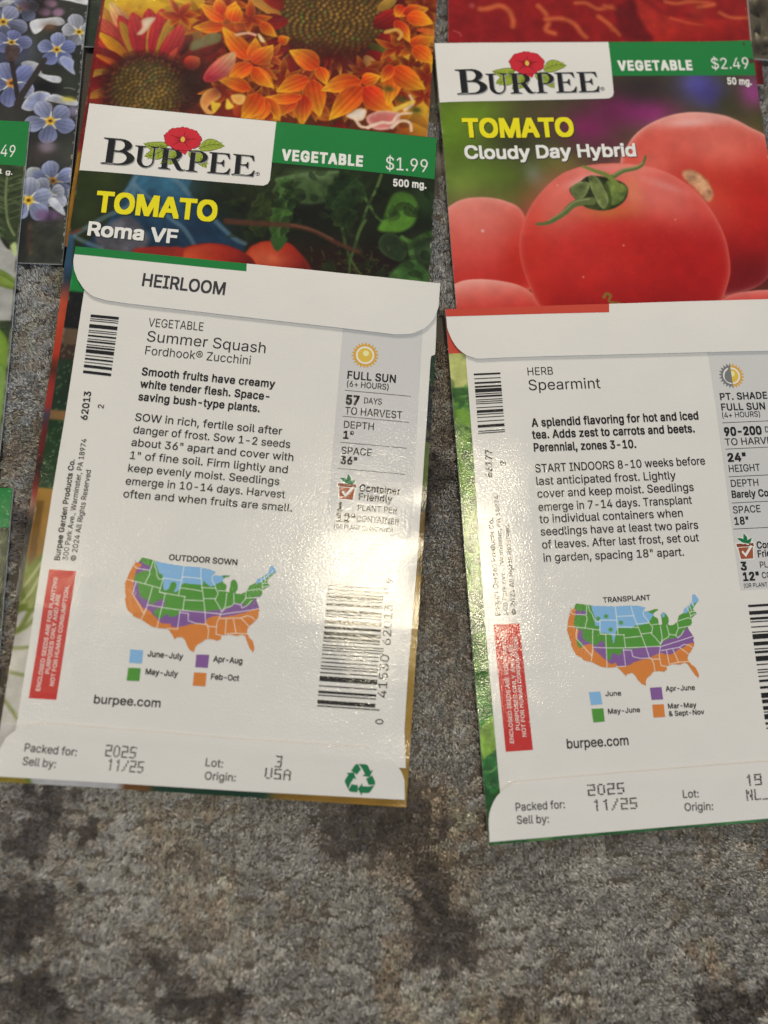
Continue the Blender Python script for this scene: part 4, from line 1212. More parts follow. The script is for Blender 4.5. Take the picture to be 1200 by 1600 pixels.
def paint_dark_leaves(seed, base=(40, 48, 34), hi=(92, 108, 74), u0=0.0):
    c = Canvas(u0, 0, 82.5, 116, base, 3)
    r = np.random.default_rng(seed)
    for k in range(420):
        b = np.array([r.uniform(u0, 82), r.uniform(0, 116)])
        a = r.uniform(0, 6.28)
        col = np.array(base) + (np.array(hi) - base) * r.uniform(0, 1)
        c.petal(b, b + np.array([math.cos(a), math.sin(a)]) * r.uniform(3, 8), r.uniform(.8, 2), col * .7, col, .05, vein=.1)
    c.grain(.15, 2)
    return c

def paint_driftwood():                           # packet K
    c = Canvas(0, 70, 30, 116, (92, 84, 68), 5)
    r = np.random.default_rng(2)
    for k in range(150):
        b = np.array([r.uniform(0, 30), r.uniform(72, 115)])
        a = r.uniform(-2.2, -.6)
        L = r.uniform(2, 7)
        f = r.uniform(.4, 1.5)
        c.petal(b, b + np.array([math.cos(a), math.sin(a)]) * L, r.uniform(.4, 1.3), np.array((70, 62, 48)) * f * .5, np.array((140, 130, 108)) * f, r.uniform(-.1, .1))
    c.blob([(1.63,112.52)][0], 2.2, 2.0, (50, 44, 36), .85)
    c.blob([(3.07,100.82)][0], 2, 2.5, (44, 38, 30), .85)
    c.grain(.2, 1.5)
    return c

# ---- the picture that wraps round from the front and shows along the edges of the two backs (F and I)
def paint_squash_wrap():
    c = Canvas(0, 0, 83, 116, (110, 92, 44), 5)
    L = [(-0.53,2.20), (0.27,10.64), (0.69,19.29), (0.55,23.05), (0.64,26.48), (1.00,38.18), (1.05,40.35), (1.18,50.32), (1.16,55.51), (1.33,70.57), (1.47,81.61), (1.14,104.06)]
    cols = [(36, 120, 58), (34, 120, 58), (26, 27, 25), (96, 78, 60), (62, 46, 38), (34, 50, 34), (122, 92, 58), (34, 56, 32), (36, 60, 34), (150, 112, 50), (120, 126, 66), (196, 190, 176), (200, 194, 184)]
    c.bands(True, steps([(0, cols[0])] + [(p[1], k) for p, k in zip(L[1:], cols[2:])]), -1, 14)
    r = np.random.default_rng(6)
    for k in range(160):                         # pale flecks on the dark green skins
        y = r.uniform(L[3][1], L[8][1])
        c.blob((r.uniform(0, 9), y), .16, .22, (116, 134, 96), .8)
    for k in range(60):
        c.blob((r.uniform(0, 9), r.uniform(L[1][1], L[3][1])), .2, .2, (110, 84, 60), .35)
    c.poly([(0.08,58.31), (1.71,58.28), (1.93,70.26), (0.63,72.98), (0.18,65.99)], (112, 82, 34), .4, curve=False)
    g = (112, 122, 52)
    for Q, w in (([(3.65,70.13), (2.42,71.97), (0.55,73.86), (-2.13,75.80)], 3.4), ([(3.34,72.34), (2.10,75.48), (0.44,78.62), (-1.46,80.06)], 2.8), ([(3.16,75.40), (2.20,78.92), (0.41,81.20), (-1.12,82.17)], 2.0), ([(3.18,79.71), (1.95,82.79), (0.66,85.44), (-1.29,86.43)], 1.8),
                 ([(4.12,88.56), (2.08,89.04), (-0.00,89.28)], .9), ([(4.21,94.61), (2.07,94.35), (0.34,94.06)], .9), ([(3.51,103.49), (1.48,101.18), (-0.49,99.28)], .9), ([(3.28,83.12), (1.86,84.92), (-0.53,85.95)], 1.2)):
        c.stroke(Q, w * .6, g, .7, .9)
    for Q in ([(3.35,71.03), (2.04,73.74), (0.52,76.46)], [(3.24,74.52), (2.00,77.65), (0.64,79.90)]):
        c.stroke(Q, .5, (186, 186, 140), .4, .8)
    Rr = [(82.79,17.56), (82.67,25.06), (82.32,37.82), (82.45,48.75), (82.21,53.79), (82.43,67.83)]
    c.bands(True, steps([(0, (60, 70, 50)), (Rr[0][1], (44, 62, 44)), (Rr[1][1], (30, 34, 38)), (Rr[2][1], (86, 96, 50)), (Rr[3][1], (44, 42, 34)), (Rr[4][1], (110, 86, 46)), (Rr[5][1], (152, 122, 58))]), 74, 84)
    for k in range(120):
        c.blob((r.uniform(78, 83), r.uniform(Rr[0][1], Rr[5][1])), .25, .5, (150, 150, 90) if k % 2 else (40, 44, 36), .45)
    B = [(2.00,115.83), (7.33,115.75), (25.20,115.27), (31.78,115.23), (55.87,115.25)]
    s = c.Y > 113.2
    bc = steps([(0, (150, 130, 50)), (B[1][0], (196, 192, 186)), (B[2][0], (112, 74, 36)), (B[3][0], (36, 66, 48)), (B[4][0], (148, 112, 46))])
    band = np.stack([np.interp(c.X, [a for a, _ in bc], [k[i] for _, k in bc]) for i in range(3)], -1)
    c.C[s] = band[s]
    c.stroke([(6.73,114.04), (7.67,115.62), (8.29,116.52)], .8, (108, 126, 54), .4, .9)
    c.grain(.12, 3)
    c.scuff(82.8, 115.2, 4)
    return c

def paint_mint_wrap():
    c = Canvas(0, 0, 82.5, 117.5, (60, 96, 42), 5)
    r = np.random.default_rng(12)
    v = [(0.29,10.58), (0.30,17.93), (0.55,23.99), (-0.04,54.53), (0.10,69.81), (-0.09,88.56), (-0.03,98.96), (-0.16,112.86)]
    c.bands(True, steps([(0, (190, 70, 54)), (v[0][1], (184, 186, 116)), (v[1][1] + 1, (58, 92, 46)), (v[2][1], (104, 140, 52)), (v[3][1], (120, 156, 66)), (v[4][1] - 5, (50, 88, 44)),
                         (v[4][1] + 4, (98, 138, 58)), (v[5][1], (62, 112, 48)), (v[6][1], (40, 84, 44)), (v[7][1], (34, 60, 40))]), -1, 12)
    for k in range(330):
        y = r.uniform(v[1][1], v[7][1] + 3)
        f = r.uniform(.55, 1.3)
        b = np.array([r.uniform(-1, 8), y])
        a = r.uniform(0, 6.28)
        c.petal(b, b + np.array([math.cos(a), math.sin(a)]) * r.uniform(1.5, 4), r.uniform(.4, 1.1), np.array((52, 92, 38)) * f, np.array((126, 164, 78)) * f, .05, alpha=.55, vein=.15)
    def leaf(P, col):
        c.poly(P, col, .35, tex=.3, rim=(.3, np.array(col) * 1.3))
    leaf([(-1.14,82.83), (0.88,81.42), (3.14,80.95), (3.57,84.98), (2.58,87.36), (0.55,89.05), (-0.55,87.16)], (74, 122, 52))
    leaf([(-0.28,91.42), (1.12,89.70), (3.26,88.62), (3.30,91.66), (2.11,92.78), (0.50,93.28)], (66, 116, 50))
    leaf([(0.09,94.46), (1.85,92.16), (3.17,91.35), (3.40,97.67), (1.57,99.04), (0.28,99.54)], (122, 152, 66))
    leaf([(0.21,100.43), (1.90,98.76), (3.63,98.58), (3.36,105.07), (1.85,106.43), (0.60,104.88)], (44, 96, 50))
    for Q in ([(0.65,84.18), (2.27,83.67), (3.63,82.52)], [(0.25,96.27), (1.80,96.37), (3.19,94.66)], [(0.36,102.21), (1.90,102.32), (3.57,100.95)], [(0.13,86.59), (1.75,86.08), (3.26,84.96)]):
        c.stroke(Q, .3, (150, 180, 104), .3, .7)
    b = c.Y > 114.4
    bc = steps([(0, (52, 100, 52)), (8, (96, 140, 84)), (13, (48, 96, 52)), (26, (62, 116, 64)), (34, (44, 92, 50)), (46, (70, 124, 70)), (58, (46, 84, 54)), (63, (40, 42, 44))])
    band = np.stack([np.interp(c.X, [a for a, _ in bc], [k[i] for _, k in bc]) for i in range(3)], -1)
    c.C[b] = band[b]
    for k in range(60):
        c.blob((r.uniform(0, 58), r.uniform(114.5, 117)), r.uniform(.4, 1.6), .4, (120, 164, 110) if k % 2 else (36, 76, 44), .6)
    c.grain(.15, 1.5)
    c.scuff(82, 116.6, 5)
    return c

# ------------------------------------------------------------------ small printed marks
def circle(cx, cy, r, n=24):
    return [(cx + r * math.cos(a), cy + r * math.sin(a)) for a in np.linspace(0, 2 * math.pi, n + 1)[:-1]]

def line_mark(pk, pts, w, dz, mat, parent, name='rule'):
    a, b = np.array(pts[0]), np.array(pts[1])
    d = (b - a) / np.hypot(*(b - a))
    n = np.array([-d[1], d[0]]) * w / 2
    pk.patch(name, [a - n, b - n, b + n, a + n], dz, mat, parent, m=1)

def barcode(pk, quad, dz, parent, seed, digits=95, guards=False, mat='black_ink'):
    """bars lie across the quad (TL TR BR BL), stacked from its top to its bottom"""
    r = np.random.default_rng(seed)
    q = np.asarray(quad, float)
    total, bars, pos = digits, [], 0
    while pos < total:
        w = int(r.choice([1, 1, 1, 2, 2, 3, 4]))
        g = int(r.choice([1, 1, 2, 2, 3]))
        bars.append((pos, min(pos + w, total)))
        pos += w + g
    polys = []
    for i, (a, b) in enumerate(bars):
        ta, tb = a / total, (b - .15) / total
        long = guards and (a < 4 or b > total - 4 or abs(a - total / 2) < 3)
        e = 1.0 if (long or not guards) else .93
        for s in range(6):
            s0, s1 = s / 6 * e, (s + 1) / 6 * e
            pt = lambda t, s: (q[0] * (1 - t) + q[3] * t) * (1 - s) + (q[1] * (1 - t) + q[2] * t) * s
            polys.append([pt(ta, s0), pt(ta, s1), pt(tb, s1), pt(tb, s0)])
    pk.polys('barcode', polys, dz, M[mat], parent)

def sun_icon(pk, c, R, dz, parent, half_grey=False):
    c = np.array(c)
    pts = []
    for k in range(44):
        a = k * 2 * math.pi / 44 + math.pi / 2
        r = R if k % 2 == 0 else R * .77
        pts.append(c + r * np.array([math.cos(a), -math.sin(a)]))
    pk.polys('sun_rays', [pts], dz, M['sun_gold_ink'], parent)
    if half_grey:
        pk.polys('sun_rays_shaded_half', [pts[:23]], dz + .005, M['sun_grey_ink'], parent)
    pk.polys('sun_ring', [circle(*c, R * .66)], dz + .010, M['cream_ink'], parent)
    pk.polys('sun_ball', [circle(*c, R * .54)], dz + .015, M['sun_ball_ink'], parent)
    if half_grey:
        pk.polys('sun_ball_shaded_half', [[c + R * .54 * np.array([math.cos(a), -math.sin(a)]) for a in np.linspace(math.pi / 2, math.pi * 1.5, 14)]], dz + .020, M['sun_grey_ink'], parent)
    pk.polys('sun_glint', [circle(c[0] + R * .05, c[1] - R * .14, R * .22, 14)], dz + .024, M['sun_glint_ink'], parent)

def pot_icon(pk, c, s, tilt, dz, parent):
    """flower pot with a tick and three leaves; c = middle of the rim, s = half the rim's width"""
    ca, sa = math.cos(tilt), math.sin(tilt)
    T = lambda pts: [(c[0] + s * (x * ca - y * sa), c[1] + s * (x * sa + y * ca)) for x, y in pts]
    pk.polys('pot_outline', [T([(-1.14, -.24), (1.14, -.24), (1.14, .34), (.98, .42), (.84, 1.72), (-.84, 1.72), (-.98, .42), (-1.14, .34)])], dz, M['white_ink'], parent)
    pk.polys('pot_leaf_outline', [T(leaf_shape(0, -.1, x, y, w + .13)[0]) for x, y, w in ((-.95, -.75, .22), (.95, -.75, .22), (0, -1.32, .26))], dz + .004, M['white_ink'], parent)
    pk.polys('pot_leaf', [T(leaf_shape(0, -.18, x * .92, y * .94, w)[0]) for x, y, w in ((-.95, -.75, .2), (.95, -.75, .2), (0, -1.32, .24))], dz + .010, M['recycling_green_ink'], parent)
    pk.polys('pot_body', [T([(-.86, .32), (.86, .32), (.72, 1.6), (-.72, 1.6)])], dz + .010, M['pot_ink'], parent)
    pk.polys('pot_rim', [T([(-1.0, -.12), (1.0, -.12), (1.0, .24), (-1.0, .24)])], dz + .010, M['pot_dark_ink'], parent)
    pk.polys('pot_tick', [T([(-.55, .82), (-.38, .66), (-.12, 1.0), (.60, .10), (.84, .22), (-.10, 1.40)])], dz + .016, M['white_ink'], parent)

def recycling_symbol(pk, c, R, tilt, dz, parent):
    """three bent arrows chasing each other round a triangle"""
    body = [(-.20, -1.0), (.30, -1.0), (.44, -.92), (.64, -.58), (.80, -.66), (.60, -.20), (.12, -.24), (.28, -.36), (.08, -.70)]
    tail = [(-.34, -.97), (-.25, -1.0), (-.02, -.66), (-.26, -.30), (-.66, -.52), (-.44, -.90)]
    for k in range(3):
        a = tilt + k * 2 * math.pi / 3
        T = lambda pts: [(c[0] + R * (x * math.cos(a) - y * math.sin(a)), c[1] + R * (x * math.sin(a) + y * math.cos(a))) for x, y in pts]
        pk.polys('recycling_arrow', [T(body), T(tail)], dz, M['recycling_green_ink'], parent)

# ---- planting map, shared outline (mm on packet I)
US = np.array([(21.88,68.88), (22.14,69.88), (22.59,70.03), (23.30,68.81), (25.91,69.27), (27.41,69.60), (32.32,70.01), (35.43,69.98), (37.27,70.18), (38.78,70.63), (38.12,71.43), (39.62,71.37), (40.59,71.10), (41.89,71.18), (41.32,71.48), (40.89,71.66), (40.31,72.08), (40.45,72.69), (40.98,72.93), (41.25,73.24), (41.25,74.44), (41.89,74.60), (41.93,73.28), (41.88,72.47), (42.23,71.98), (42.68,71.86), (43.13,72.25), (43.53,73.02), (43.60,73.93), (43.25,74.68), (44.33,74.75), (45.25,74.21), (45.65,73.51), (45.84,72.86), (47.02,72.24), (47.28,71.44), (48.65,70.61), (49.28,69.89), (49.57,68.48), (50.21,68.43), (50.98,69.69), (49.88,70.84), (49.31,71.56), (49.61,72.12), (50.11,72.57), (49.41,73.08), (48.64,73.69), (48.74,74.54), (48.46,74.97), (47.68,75.43), (47.77,75.92), (48.28,76.79), (48.72,77.68), (48.51,78.26), (48.62,79.31), (47.78,80.44), (47.06,81.14), (46.70,82.00), (46.80,82.60), (47.43,83.43), (48.22,84.07), (48.78,85.58), (48.51,86.44), (47.70,85.60), (46.95,84.23), (46.46,83.31), (45.73,82.97), (44.90,83.36), (43.08,83.10), (42.58,83.36), (41.74,83.42), (41.76,84.18), (41.09,84.61), (40.13,84.37), (38.74,84.43), (38.21,84.98), (37.20,85.64), (36.81,86.34), (36.79,87.24), (35.82,86.86), (35.15,86.09), (34.58,85.03), (33.98,84.41), (32.99,84.49), (32.53,85.04), (31.87,84.13), (31.06,83.20), (30.64,82.94), (28.66,82.90), (27.45,82.73), (25.45,81.61), (23.54,80.96), (23.28,80.51), (22.14,79.85), (21.64,78.79), (21.25,77.59), (21.37,77.07), (21.06,76.26), (20.73,74.46), (20.89,73.58), (21.21,72.27), (21.76,70.57), (22.04,70.23)])
STATE_LINES = [[(21.76,70.57), (22.47,71.15), (25.21,71.41)], [(20.83,73.58), (24.89,74.27), (28.04,74.91)], [(25.69,69.25), (25.27,71.62), (25.44,72.08), (24.74,74.26)], [(26.04,69.42), (26.08,70.47), (26.61,71.25), (26.93,72.47), (27.48,73.10), (28.20,72.99)],
    [(22.92,74.09), (22.58,76.35), (25.54,80.21), (25.89,79.06)], [(26.38,74.66), (25.89,79.06), (25.49,80.65), (25.22,81.42)], [(28.23,72.75), (27.90,75.65), (29.16,75.90)], [(28.23,72.75), (31.91,72.98)], [(32.00,70.08), (31.97,72.92), (31.86,75.95)], [(32.00,72.18), (35.93,72.26)],
    [(32.04,74.47), (34.71,74.64), (36.39,74.83)], [(27.95,75.71), (33.28,76.22)], [(33.14,76.15), (33.20,78.93)], [(29.16,75.90), (28.60,82.81)], [(25.96,78.42), (29.14,78.74), (33.19,78.99), (37.72,79.07), (40.81,79.12)], [(32.68,79.19), (32.73,82.87), (30.65,82.82)],
    [(32.65,79.43), (34.42,79.54), (34.56,80.93), (36.19,81.42), (38.50,81.48)], [(33.36,76.87), (36.93,76.74)], [(35.48,70.07), (35.79,72.10), (36.33,74.08), (36.66,75.15), (37.09,76.66), (37.72,79.07), (38.19,81.46)], [(36.23,74.08), (39.13,74.01)], [(36.99,76.27), (39.48,76.12)],
    [(38.76,70.78), (38.03,71.64), (38.09,72.39), (38.89,73.49), (39.25,74.26), (39.78,75.04), (39.30,76.35), (40.11,77.29), (41.02,78.68)], [(39.70,74.44), (41.26,74.38)], [(41.51,74.85), (41.59,77.38), (41.00,78.83)], [(42.93,74.72), (43.23,76.74)], [(41.12,78.60), (41.75,77.84), (42.90,77.32), (43.29,76.75), (44.66,76.98), (45.48,75.54)],
    [(45.34,74.21), (45.48,75.54), (47.86,75.23)], [(44.66,76.98), (45.05,77.60), (45.90,77.06), (46.66,76.06)], [(40.79,79.26), (45.43,78.22), (48.69,77.41)], [(40.99,80.07), (45.09,79.62), (46.25,79.07), (47.31,79.29), (47.93,79.80)], [(42.17,80.09), (42.43,83.35)], [(43.64,80.03), (44.52,82.75)],
    [(45.09,79.62), (46.35,80.65), (47.03,81.34)], [(42.78,83.02), (44.52,82.75), (46.84,82.75)], [(40.95,79.18), (40.43,80.86), (40.45,81.90), (40.59,83.23), (41.55,83.44)], [(38.61,81.78), (40.46,81.81)], [(38.50,81.48), (38.98,82.54), (39.06,84.36)], [(45.37,74.03), (47.95,73.44), (48.55,73.68)],
    [(47.94,71.18), (48.43,72.26), (48.59,73.39)], [(48.63,70.76), (48.93,71.99)], [(49.26,70.05), (49.76,71.74)], [(48.58,72.27), (49.87,72.05)], [(48.64,73.03), (49.63,72.64)]]
ZONES_I = {'purple': [[(23.10,67.30), (22.99,69.99), (22.91,71.33), (22.61,72.35), (22.60,74.13), (23.32,74.62), (22.84,76.22), (23.32,77.43), (23.88,77.90), (25.88,77.74), (26.34,79.09), (28.54,81.28), (29.65,82.23), (30.59,82.00), (31.12,82.76), (33.26,82.76), (35.20,82.00), (38.34,81.47), (39.01,81.07), (40.93,80.60), (41.81,80.95), (43.37,80.90), (45.04,79.97), (46.01,79.74), (47.36,78.93), (50.00,77.91), (51.45,67.44)]],
    'green': [[(23.65,67.33), (23.33,70.31), (25.14,70.57), (25.20,71.47), (22.95,71.48), (22.43,73.53), (23.05,74.31), (24.06,74.82), (24.05,76.29), (25.02,77.24), (25.90,77.59), (26.76,78.08), (28.09,77.14), (28.84,78.66), (28.76,80.71), (29.45,81.34), (30.23,79.92), (31.70,80.46), (32.77,79.20), (34.91,79.33), (38.03,79.09), (40.81,79.12), (41.54,78.27), (42.85,77.76), (44.58,77.57), (45.76,76.90), (46.99,75.93), (48.35,75.11), (51.12,74.38), (52.04,67.78)], [(22.65,76.50), (23.77,77.46), (23.52,78.32), (22.80,77.98)]],
    'blue': [[(27.49,67.56), (27.08,72.03), (27.09,73.82), (27.84,74.01), (27.99,75.35), (30.10,75.78), (30.47,76.54), (30.61,77.94), (31.27,76.30), (32.06,74.77), (34.83,74.88), (36.14,74.37), (38.65,74.10), (39.91,72.80), (40.29,72.23), (39.00,71.34), (39.08,68.23)], [(49.37,67.62), (51.17,69.49), (49.78,70.38), (49.23,71.01), (48.81,70.62), (47.96,72.23), (46.86,72.26), (47.32,71.14)], [(42.24,71.89), (42.80,72.14), (42.61,72.91), (42.12,72.79)]]}
SPOTS_I = [(29.67,72.03), (27.86,72.43), (32.83,73.57), (30.35,74.91)]
ZONES_F = {'purple': [[(23.03,67.75), (23.75,70.23), (23.00,71.08), (22.61,72.84), (22.62,75.34), (22.94,76.57), (24.20,78.02), (25.27,79.18), (26.22,79.42), (27.94,80.83), (29.31,81.96), (31.15,81.98), (31.37,82.49), (33.06,82.48), (35.73,81.63), (38.16,81.29), (38.67,80.32), (40.75,79.54), (41.71,79.78), (45.04,78.90), (47.14,78.12), (49.25,77.33), (51.39,76.85), (52.15,65.36)]],
    'green': [[(24.26,67.65), (24.14,69.88), (25.70,70.39), (25.64,71.18), (23.99,71.63), (22.72,72.52), (22.73,73.77), (23.38,74.03), (24.16,76.47), (25.34,77.31), (26.14,77.56), (26.72,78.45), (27.55,77.76), (29.00,77.03), (29.48,78.39), (27.75,79.30), (27.62,80.24), (28.89,81.07), (30.30,80.03), (30.98,80.60), (32.74,79.85), (32.96,79.05), (37.88,78.83), (40.92,78.29), (42.74,77.83), (43.88,76.81), (45.74,76.66), (46.42,77.24), (47.57,76.21), (48.68,74.86), (53.93,73.82), (53.10,65.28)]],
    'blue': [[(27.19,67.41), (27.35,71.20), (28.41,72.22), (28.89,74.85), (29.54,75.11), (30.08,74.44), (30.28,73.55), (31.02,73.27), (31.48,74.02), (31.12,75.36), (32.28,74.74), (32.91,73.43), (36.64,73.45), (36.92,72.64), (38.53,73.62), (39.72,73.05), (41.32,71.97), (40.77,71.23), (43.22,70.71), (40.06,70.49), (39.43,67.68)], [(50.30,67.43), (52.09,67.93), (51.76,69.39), (50.72,70.11), (49.58,71.32), (48.11,72.32), (48.14,71.11), (49.81,70.50)]]}
def affine(src, dst):
    src, dst = np.array(src), np.array(dst)
    A = np.column_stack([src, np.ones(len(src))])
    X = np.linalg.lstsq(A, dst, rcond=None)[0]
    return lambda p: np.column_stack([np.atleast_2d(p), np.ones(len(np.atleast_2d(p)))]) @ X
I_TO_F = affine([(21.88,68.88), (36.79,87.22), (50.21,68.43), (48.51,86.44), (20.89,73.58)], [(22.15,68.62), (36.54,87.25), (51.22,68.16), (48.82,86.81), (21.16,73.58)])

def planting_map(pk, outline, lines, zones, spots, dz, parent):
    outline = np.asarray(outline)
    lo, hi = outline.min(0) - .3, outline.max(0) + .3
    c = Canvas(lo[0], lo[1], hi[0], hi[1], (214, 128, 58), 9.0)
    for k, col in (('purple', (132, 92, 146)), ('green', (84, 148, 58)), ('blue', (134, 180, 214))):
        for z in zones[k]:
            c.poly(z, col, .08, tooth=.10)
    for s in spots:
        c.blob(s, .5, .45, (84, 148, 58), .95, power=4)
    for l in lines:
        c.stroke(l, .14, (236, 232, 222), .14, curve=False)
    s = (slice(None), slice(None))
    ins = c.sdf(s, outline) < .02
    idx = -np.ones(ins.shape, int)
    idx[ins] = np.arange(ins.sum())
    q = np.stack([idx[1:, :-1], idx[1:, 1:], idx[:-1, 1:], idx[:-1, :-1]], -1).reshape(-1, 4)
    q = q[(q >= 0).all(1)]
    np_mesh('planting_map', pk.place(c.X[ins], c.Y[ins], dz), q, M['picture_print'], parent, colours=ink(c.C[ins]))

# ------------------------------------------------------------------ front of a packet: white logo panel, green band, words
def logo_and_band(pk, panel, base_line, band, round_mm=1.6):
    """panel / band: corners TL TR BR BL"""
    TL, TR, BR, BL = (np.array(p) for p in panel)
    e1, e2 = (BL - BR) / np.hypot(*(BL - BR)), (TR - BR) / np.hypot(*(TR - BR))
    corner = [BR + e2 * round_mm + (e1 * round_mm) * (1 - math.cos(t)) * 1.0 - e2 * round_mm * math.sin(t) for t in np.linspace(0, math.pi / 2, 6)]
    gb = pk.patch('header_band', band, 0.012, M['green_ink'], pk.root)
    bottom = [BL] + [tuple(p) for p in corner[::-1]] + [tuple(TR * .001 + corner[0] * .999)]
    pn = pk.ruled('logo_panel', [TL, TR], [BL, corner[-1], *corner[::-1][1:]], 40, 10, 0.024, M['white_paper'], pk.root)
    word_mark(pk, *base_line, pn, 0.030)
    return pn, gb

# ------------------------------------------------------------------ the packets, lowest first
# J: dark green cover showing between its neighbours
J = Packet('J', 'dark green leafy seed packet mostly hidden beneath the blue flower and orange flower packets', seed=3)
J.body(M['white_paper'])
J.picture(paint_dark_leaves(31, u0=0), (60, 82), (95, 115), step=.4)

D = Packet('D', 'seed packet with orange and red blanket flower cover, tucked under the Roma tomato packet', seed=4)
D.body(M['white_paper'])
D.picture(paint_blanket_flowers(), (0.2, 81), (40, 112), step=.22)

G = Packet('G', 'seed packet with sliced red tomato cover, tucked under the Cloudy Day tomato packet', seed=5)
G.body(M['white_paper'])
G.picture(paint_cut_tomatoes(), (0.2, 80.6), (92, 115.2), step=.22)

K = Packet('K', 'seed packet with grey brown driftwood cover lying on the sliced red tomato packet', seed=6)
K.body(M['white_paper'])
K.picture(paint_driftwood(), (0, 14), (92, 115.2), step=.25)

A = Packet('A', 'seed packet with pale blue forget-me-not cover on dark ground, edges rubbed white', seed=7)
A.body(M['white_paper'])
A.picture(paint_forget_me_nots(), (54, 81.9), (40, 115.3), step=.2)

Cp = Packet('C', 'seed packet of which just a green header corner shows, beside the summer squash packet', seed=8)
Cp.body(M['white_paper'])
Cp.picture(paint_dark_leaves(17, (52, 58, 40), (120, 130, 90), 60), (70, 81.9), (0, 60), step=.35)
cb = Cp.patch('header_band', [(45, .1), (81.9, .1), (81.9, 8.6), (45, 8.6)], .012, M['green_ink'], Cp.root)
text(Cp, '$1.99', (69.6, 6.9, 79.3, 6.9, 2.4), 'white_ink', .03, parent=cb)

B = Packet('B', 'seed packet with green header, dark fern leaves and cream cover, overlapping the blue flower packet', seed=9)
B.body(M['white_paper'])
B.picture(paint_herb_and_cream(), (68, 81.9), (0, 80), step=.25)
bq = [(81.96,-0.13), (81.77,11.50)]
bb = B.patch('header_band', [(40, .1), (81.9, .1), (81.9, bq[1][1]), (40, bq[1][1])], .012, M['green_ink'], B.root)
_a = (75.93,9.35, 79.39,9.42, 3.03)
text(B, '$2.49', (_a[2] - (_a[2] - _a[0]) * 2.15, _a[3] + (_a[1] - _a[3]) * 2.15, _a[2], _a[3], _a[4]), 'white_ink', .03, parent=bb)
text(B, '1 g.', (76.18,13.73, 79.33,13.87, 1.09), 'white_ink', .03, .02)

# E: the Roma tomato packet
E = Packet('E', 'TOMATO Roma VF seed packet with vine leaves and blue cloth on its cover', seed=10)
E.body(M['white_paper'])
E.picture(paint_vine(), (0.2, 82.4), (0.2, 52), step=.22)
band_e = [(44.04,0.25), (82.60,-0.74), (82.63,11.06), (44.23,11.12)]
lp_e = [(0.46,0.21), (43.94,0.02), (43.79,17.40), (0.24,17.63)]
pn, gb = logo_and_band(E, [(0.15, .12), (lp_e[1][0], .12), (lp_e[2][0], lp_e[2][1]), (0.15, lp_e[3][1])],
                       [(5.22,15.55), (40.11,15.31)], [(lp_e[1][0] - 1.5, .1), (E.w - .1, .1), (E.w - .1, band_e[2][1]), (lp_e[1][0] - 1.5, band_e[3][1])])
text(E, 'VEGETABLE', (46.04,10.16, 65.17,9.83, 2.65), 'white_ink', .03, .035, gb, spacing=1.18)
text(E, '$1.99', (70.67,9.98, 80.69,9.54, 3.38), 'white_ink', .03, .0, gb)
text(E, '500 mg.', (72.66,14.17, 80.59,13.81, 1.82), 'white_ink', .03, .022, spacing=1.05)
text(E, 'TOMATO', (5.01,27.55, 32.53,27.30, 4.80), 'yellow_ink', .05, .029, name='title_lettering', shadow=('title_shadow_ink', .05))
text(E, 'Roma VF', (4.06,33.60, 24.24,33.67, 3.20), 'white_ink', .05, .026, name='title_lettering', shadow=('soft_black_ink', .06))

# H: the Cloudy Day tomato packet
H = Packet('H', 'TOMATO Cloudy Day Hybrid seed packet with large ripe tomatoes on its cover', seed=12)
H.body(M['white_paper'])
H.picture(paint_tomatoes(), (0.2, 81.5), (0.2, 74), step=.2)
lp_h = [(0.38,0.03), (44.31,-0.15), (43.96,16.02), (0.02,16.61)]
band_h = [(44.31,-0.15), (81.28,-0.06), (81.43,9.90), (44.29,9.83)]
pn, gb = logo_and_band(H, [(0.15, .12), (lp_h[1][0], .12), (lp_h[2][0], lp_h[2][1]), (0.15, lp_h[3][1])],
                       [(5.09,14.56), (40.49,14.21)], [(lp_h[1][0] - 1.5, .1), (H.w - .1, .1), (H.w - .1, band_h[2][1]), (lp_h[1][0] - 1.5, band_h[3][1])])
text(H, 'VEGETABLE', (45.89,8.28, 65.18,8.26, 2.57), 'white_ink', .03, .035, gb, spacing=1.18)
text(H, '$2.49', (70.26,8.05, 80.01,8.11, 3.10), 'white_ink', .03, .0, gb)
text(H, '50 mg.', (73.77,12.36, 80.16,12.56, 1.82), 'white_ink', .03, .022, spacing=1.05)
text(H, 'TOMATO', (5.15,26.25, 32.76,26.17, 4.82), 'yellow_ink', .05, .029, name='title_lettering', shadow=('title_shadow_ink', .05))
text(H, 'Cloudy Day Hybrid', (5.01,32.11, 47.70,31.85, 3.30), 'white_ink', .05, .024, name='title_lettering', shadow=('soft_black_ink', .06))

# ------------------------------------------------------------------ backs of packets (white sheet, two flaps, small print)
P0, P1 = 0.10, 0.125            # white back sheet, print on it
F0_, F1_ = 0.42, 0.445          # flaps, print on them

def planting_back(pk, wrap, fine, panel_l, panel_r, flap_top, flap_low, tail_top, tail_low, band, corner, band_mat):
    pk.body(M['white_paper'])
    pk.picture(wrap, *fine, name='wrap_round_picture', step=.25)
    sheet = pk.ruled('back_sheet', panel_l, panel_r, 110, 60, P0, M['white_paper'], pk.root, thick=.10)
    pk.polys('wrap_round_corner', [corner], .02, M[band_mat], pk.root)
    flap = pk.ruled('flap', flap_top, flap_low, 80, 14, F0_, M['white_paper'], pk.root, thick=.20)
    tail = pk.ruled('bottom_flap', tail_top, tail_low, 80, 12, F0_ - .04, M['white_paper'], pk.root, thick=.18)
    pk.patch('flap_band', band, F1_, M[band_mat], flap)
    return sheet, flap, tail

def profile(P, us):
    """v of the edge line P at each u"""
    P = np.array(P)
    o = np.argsort(P[:, 0])
    return np.interp(us, P[o, 0], P[o, 1])

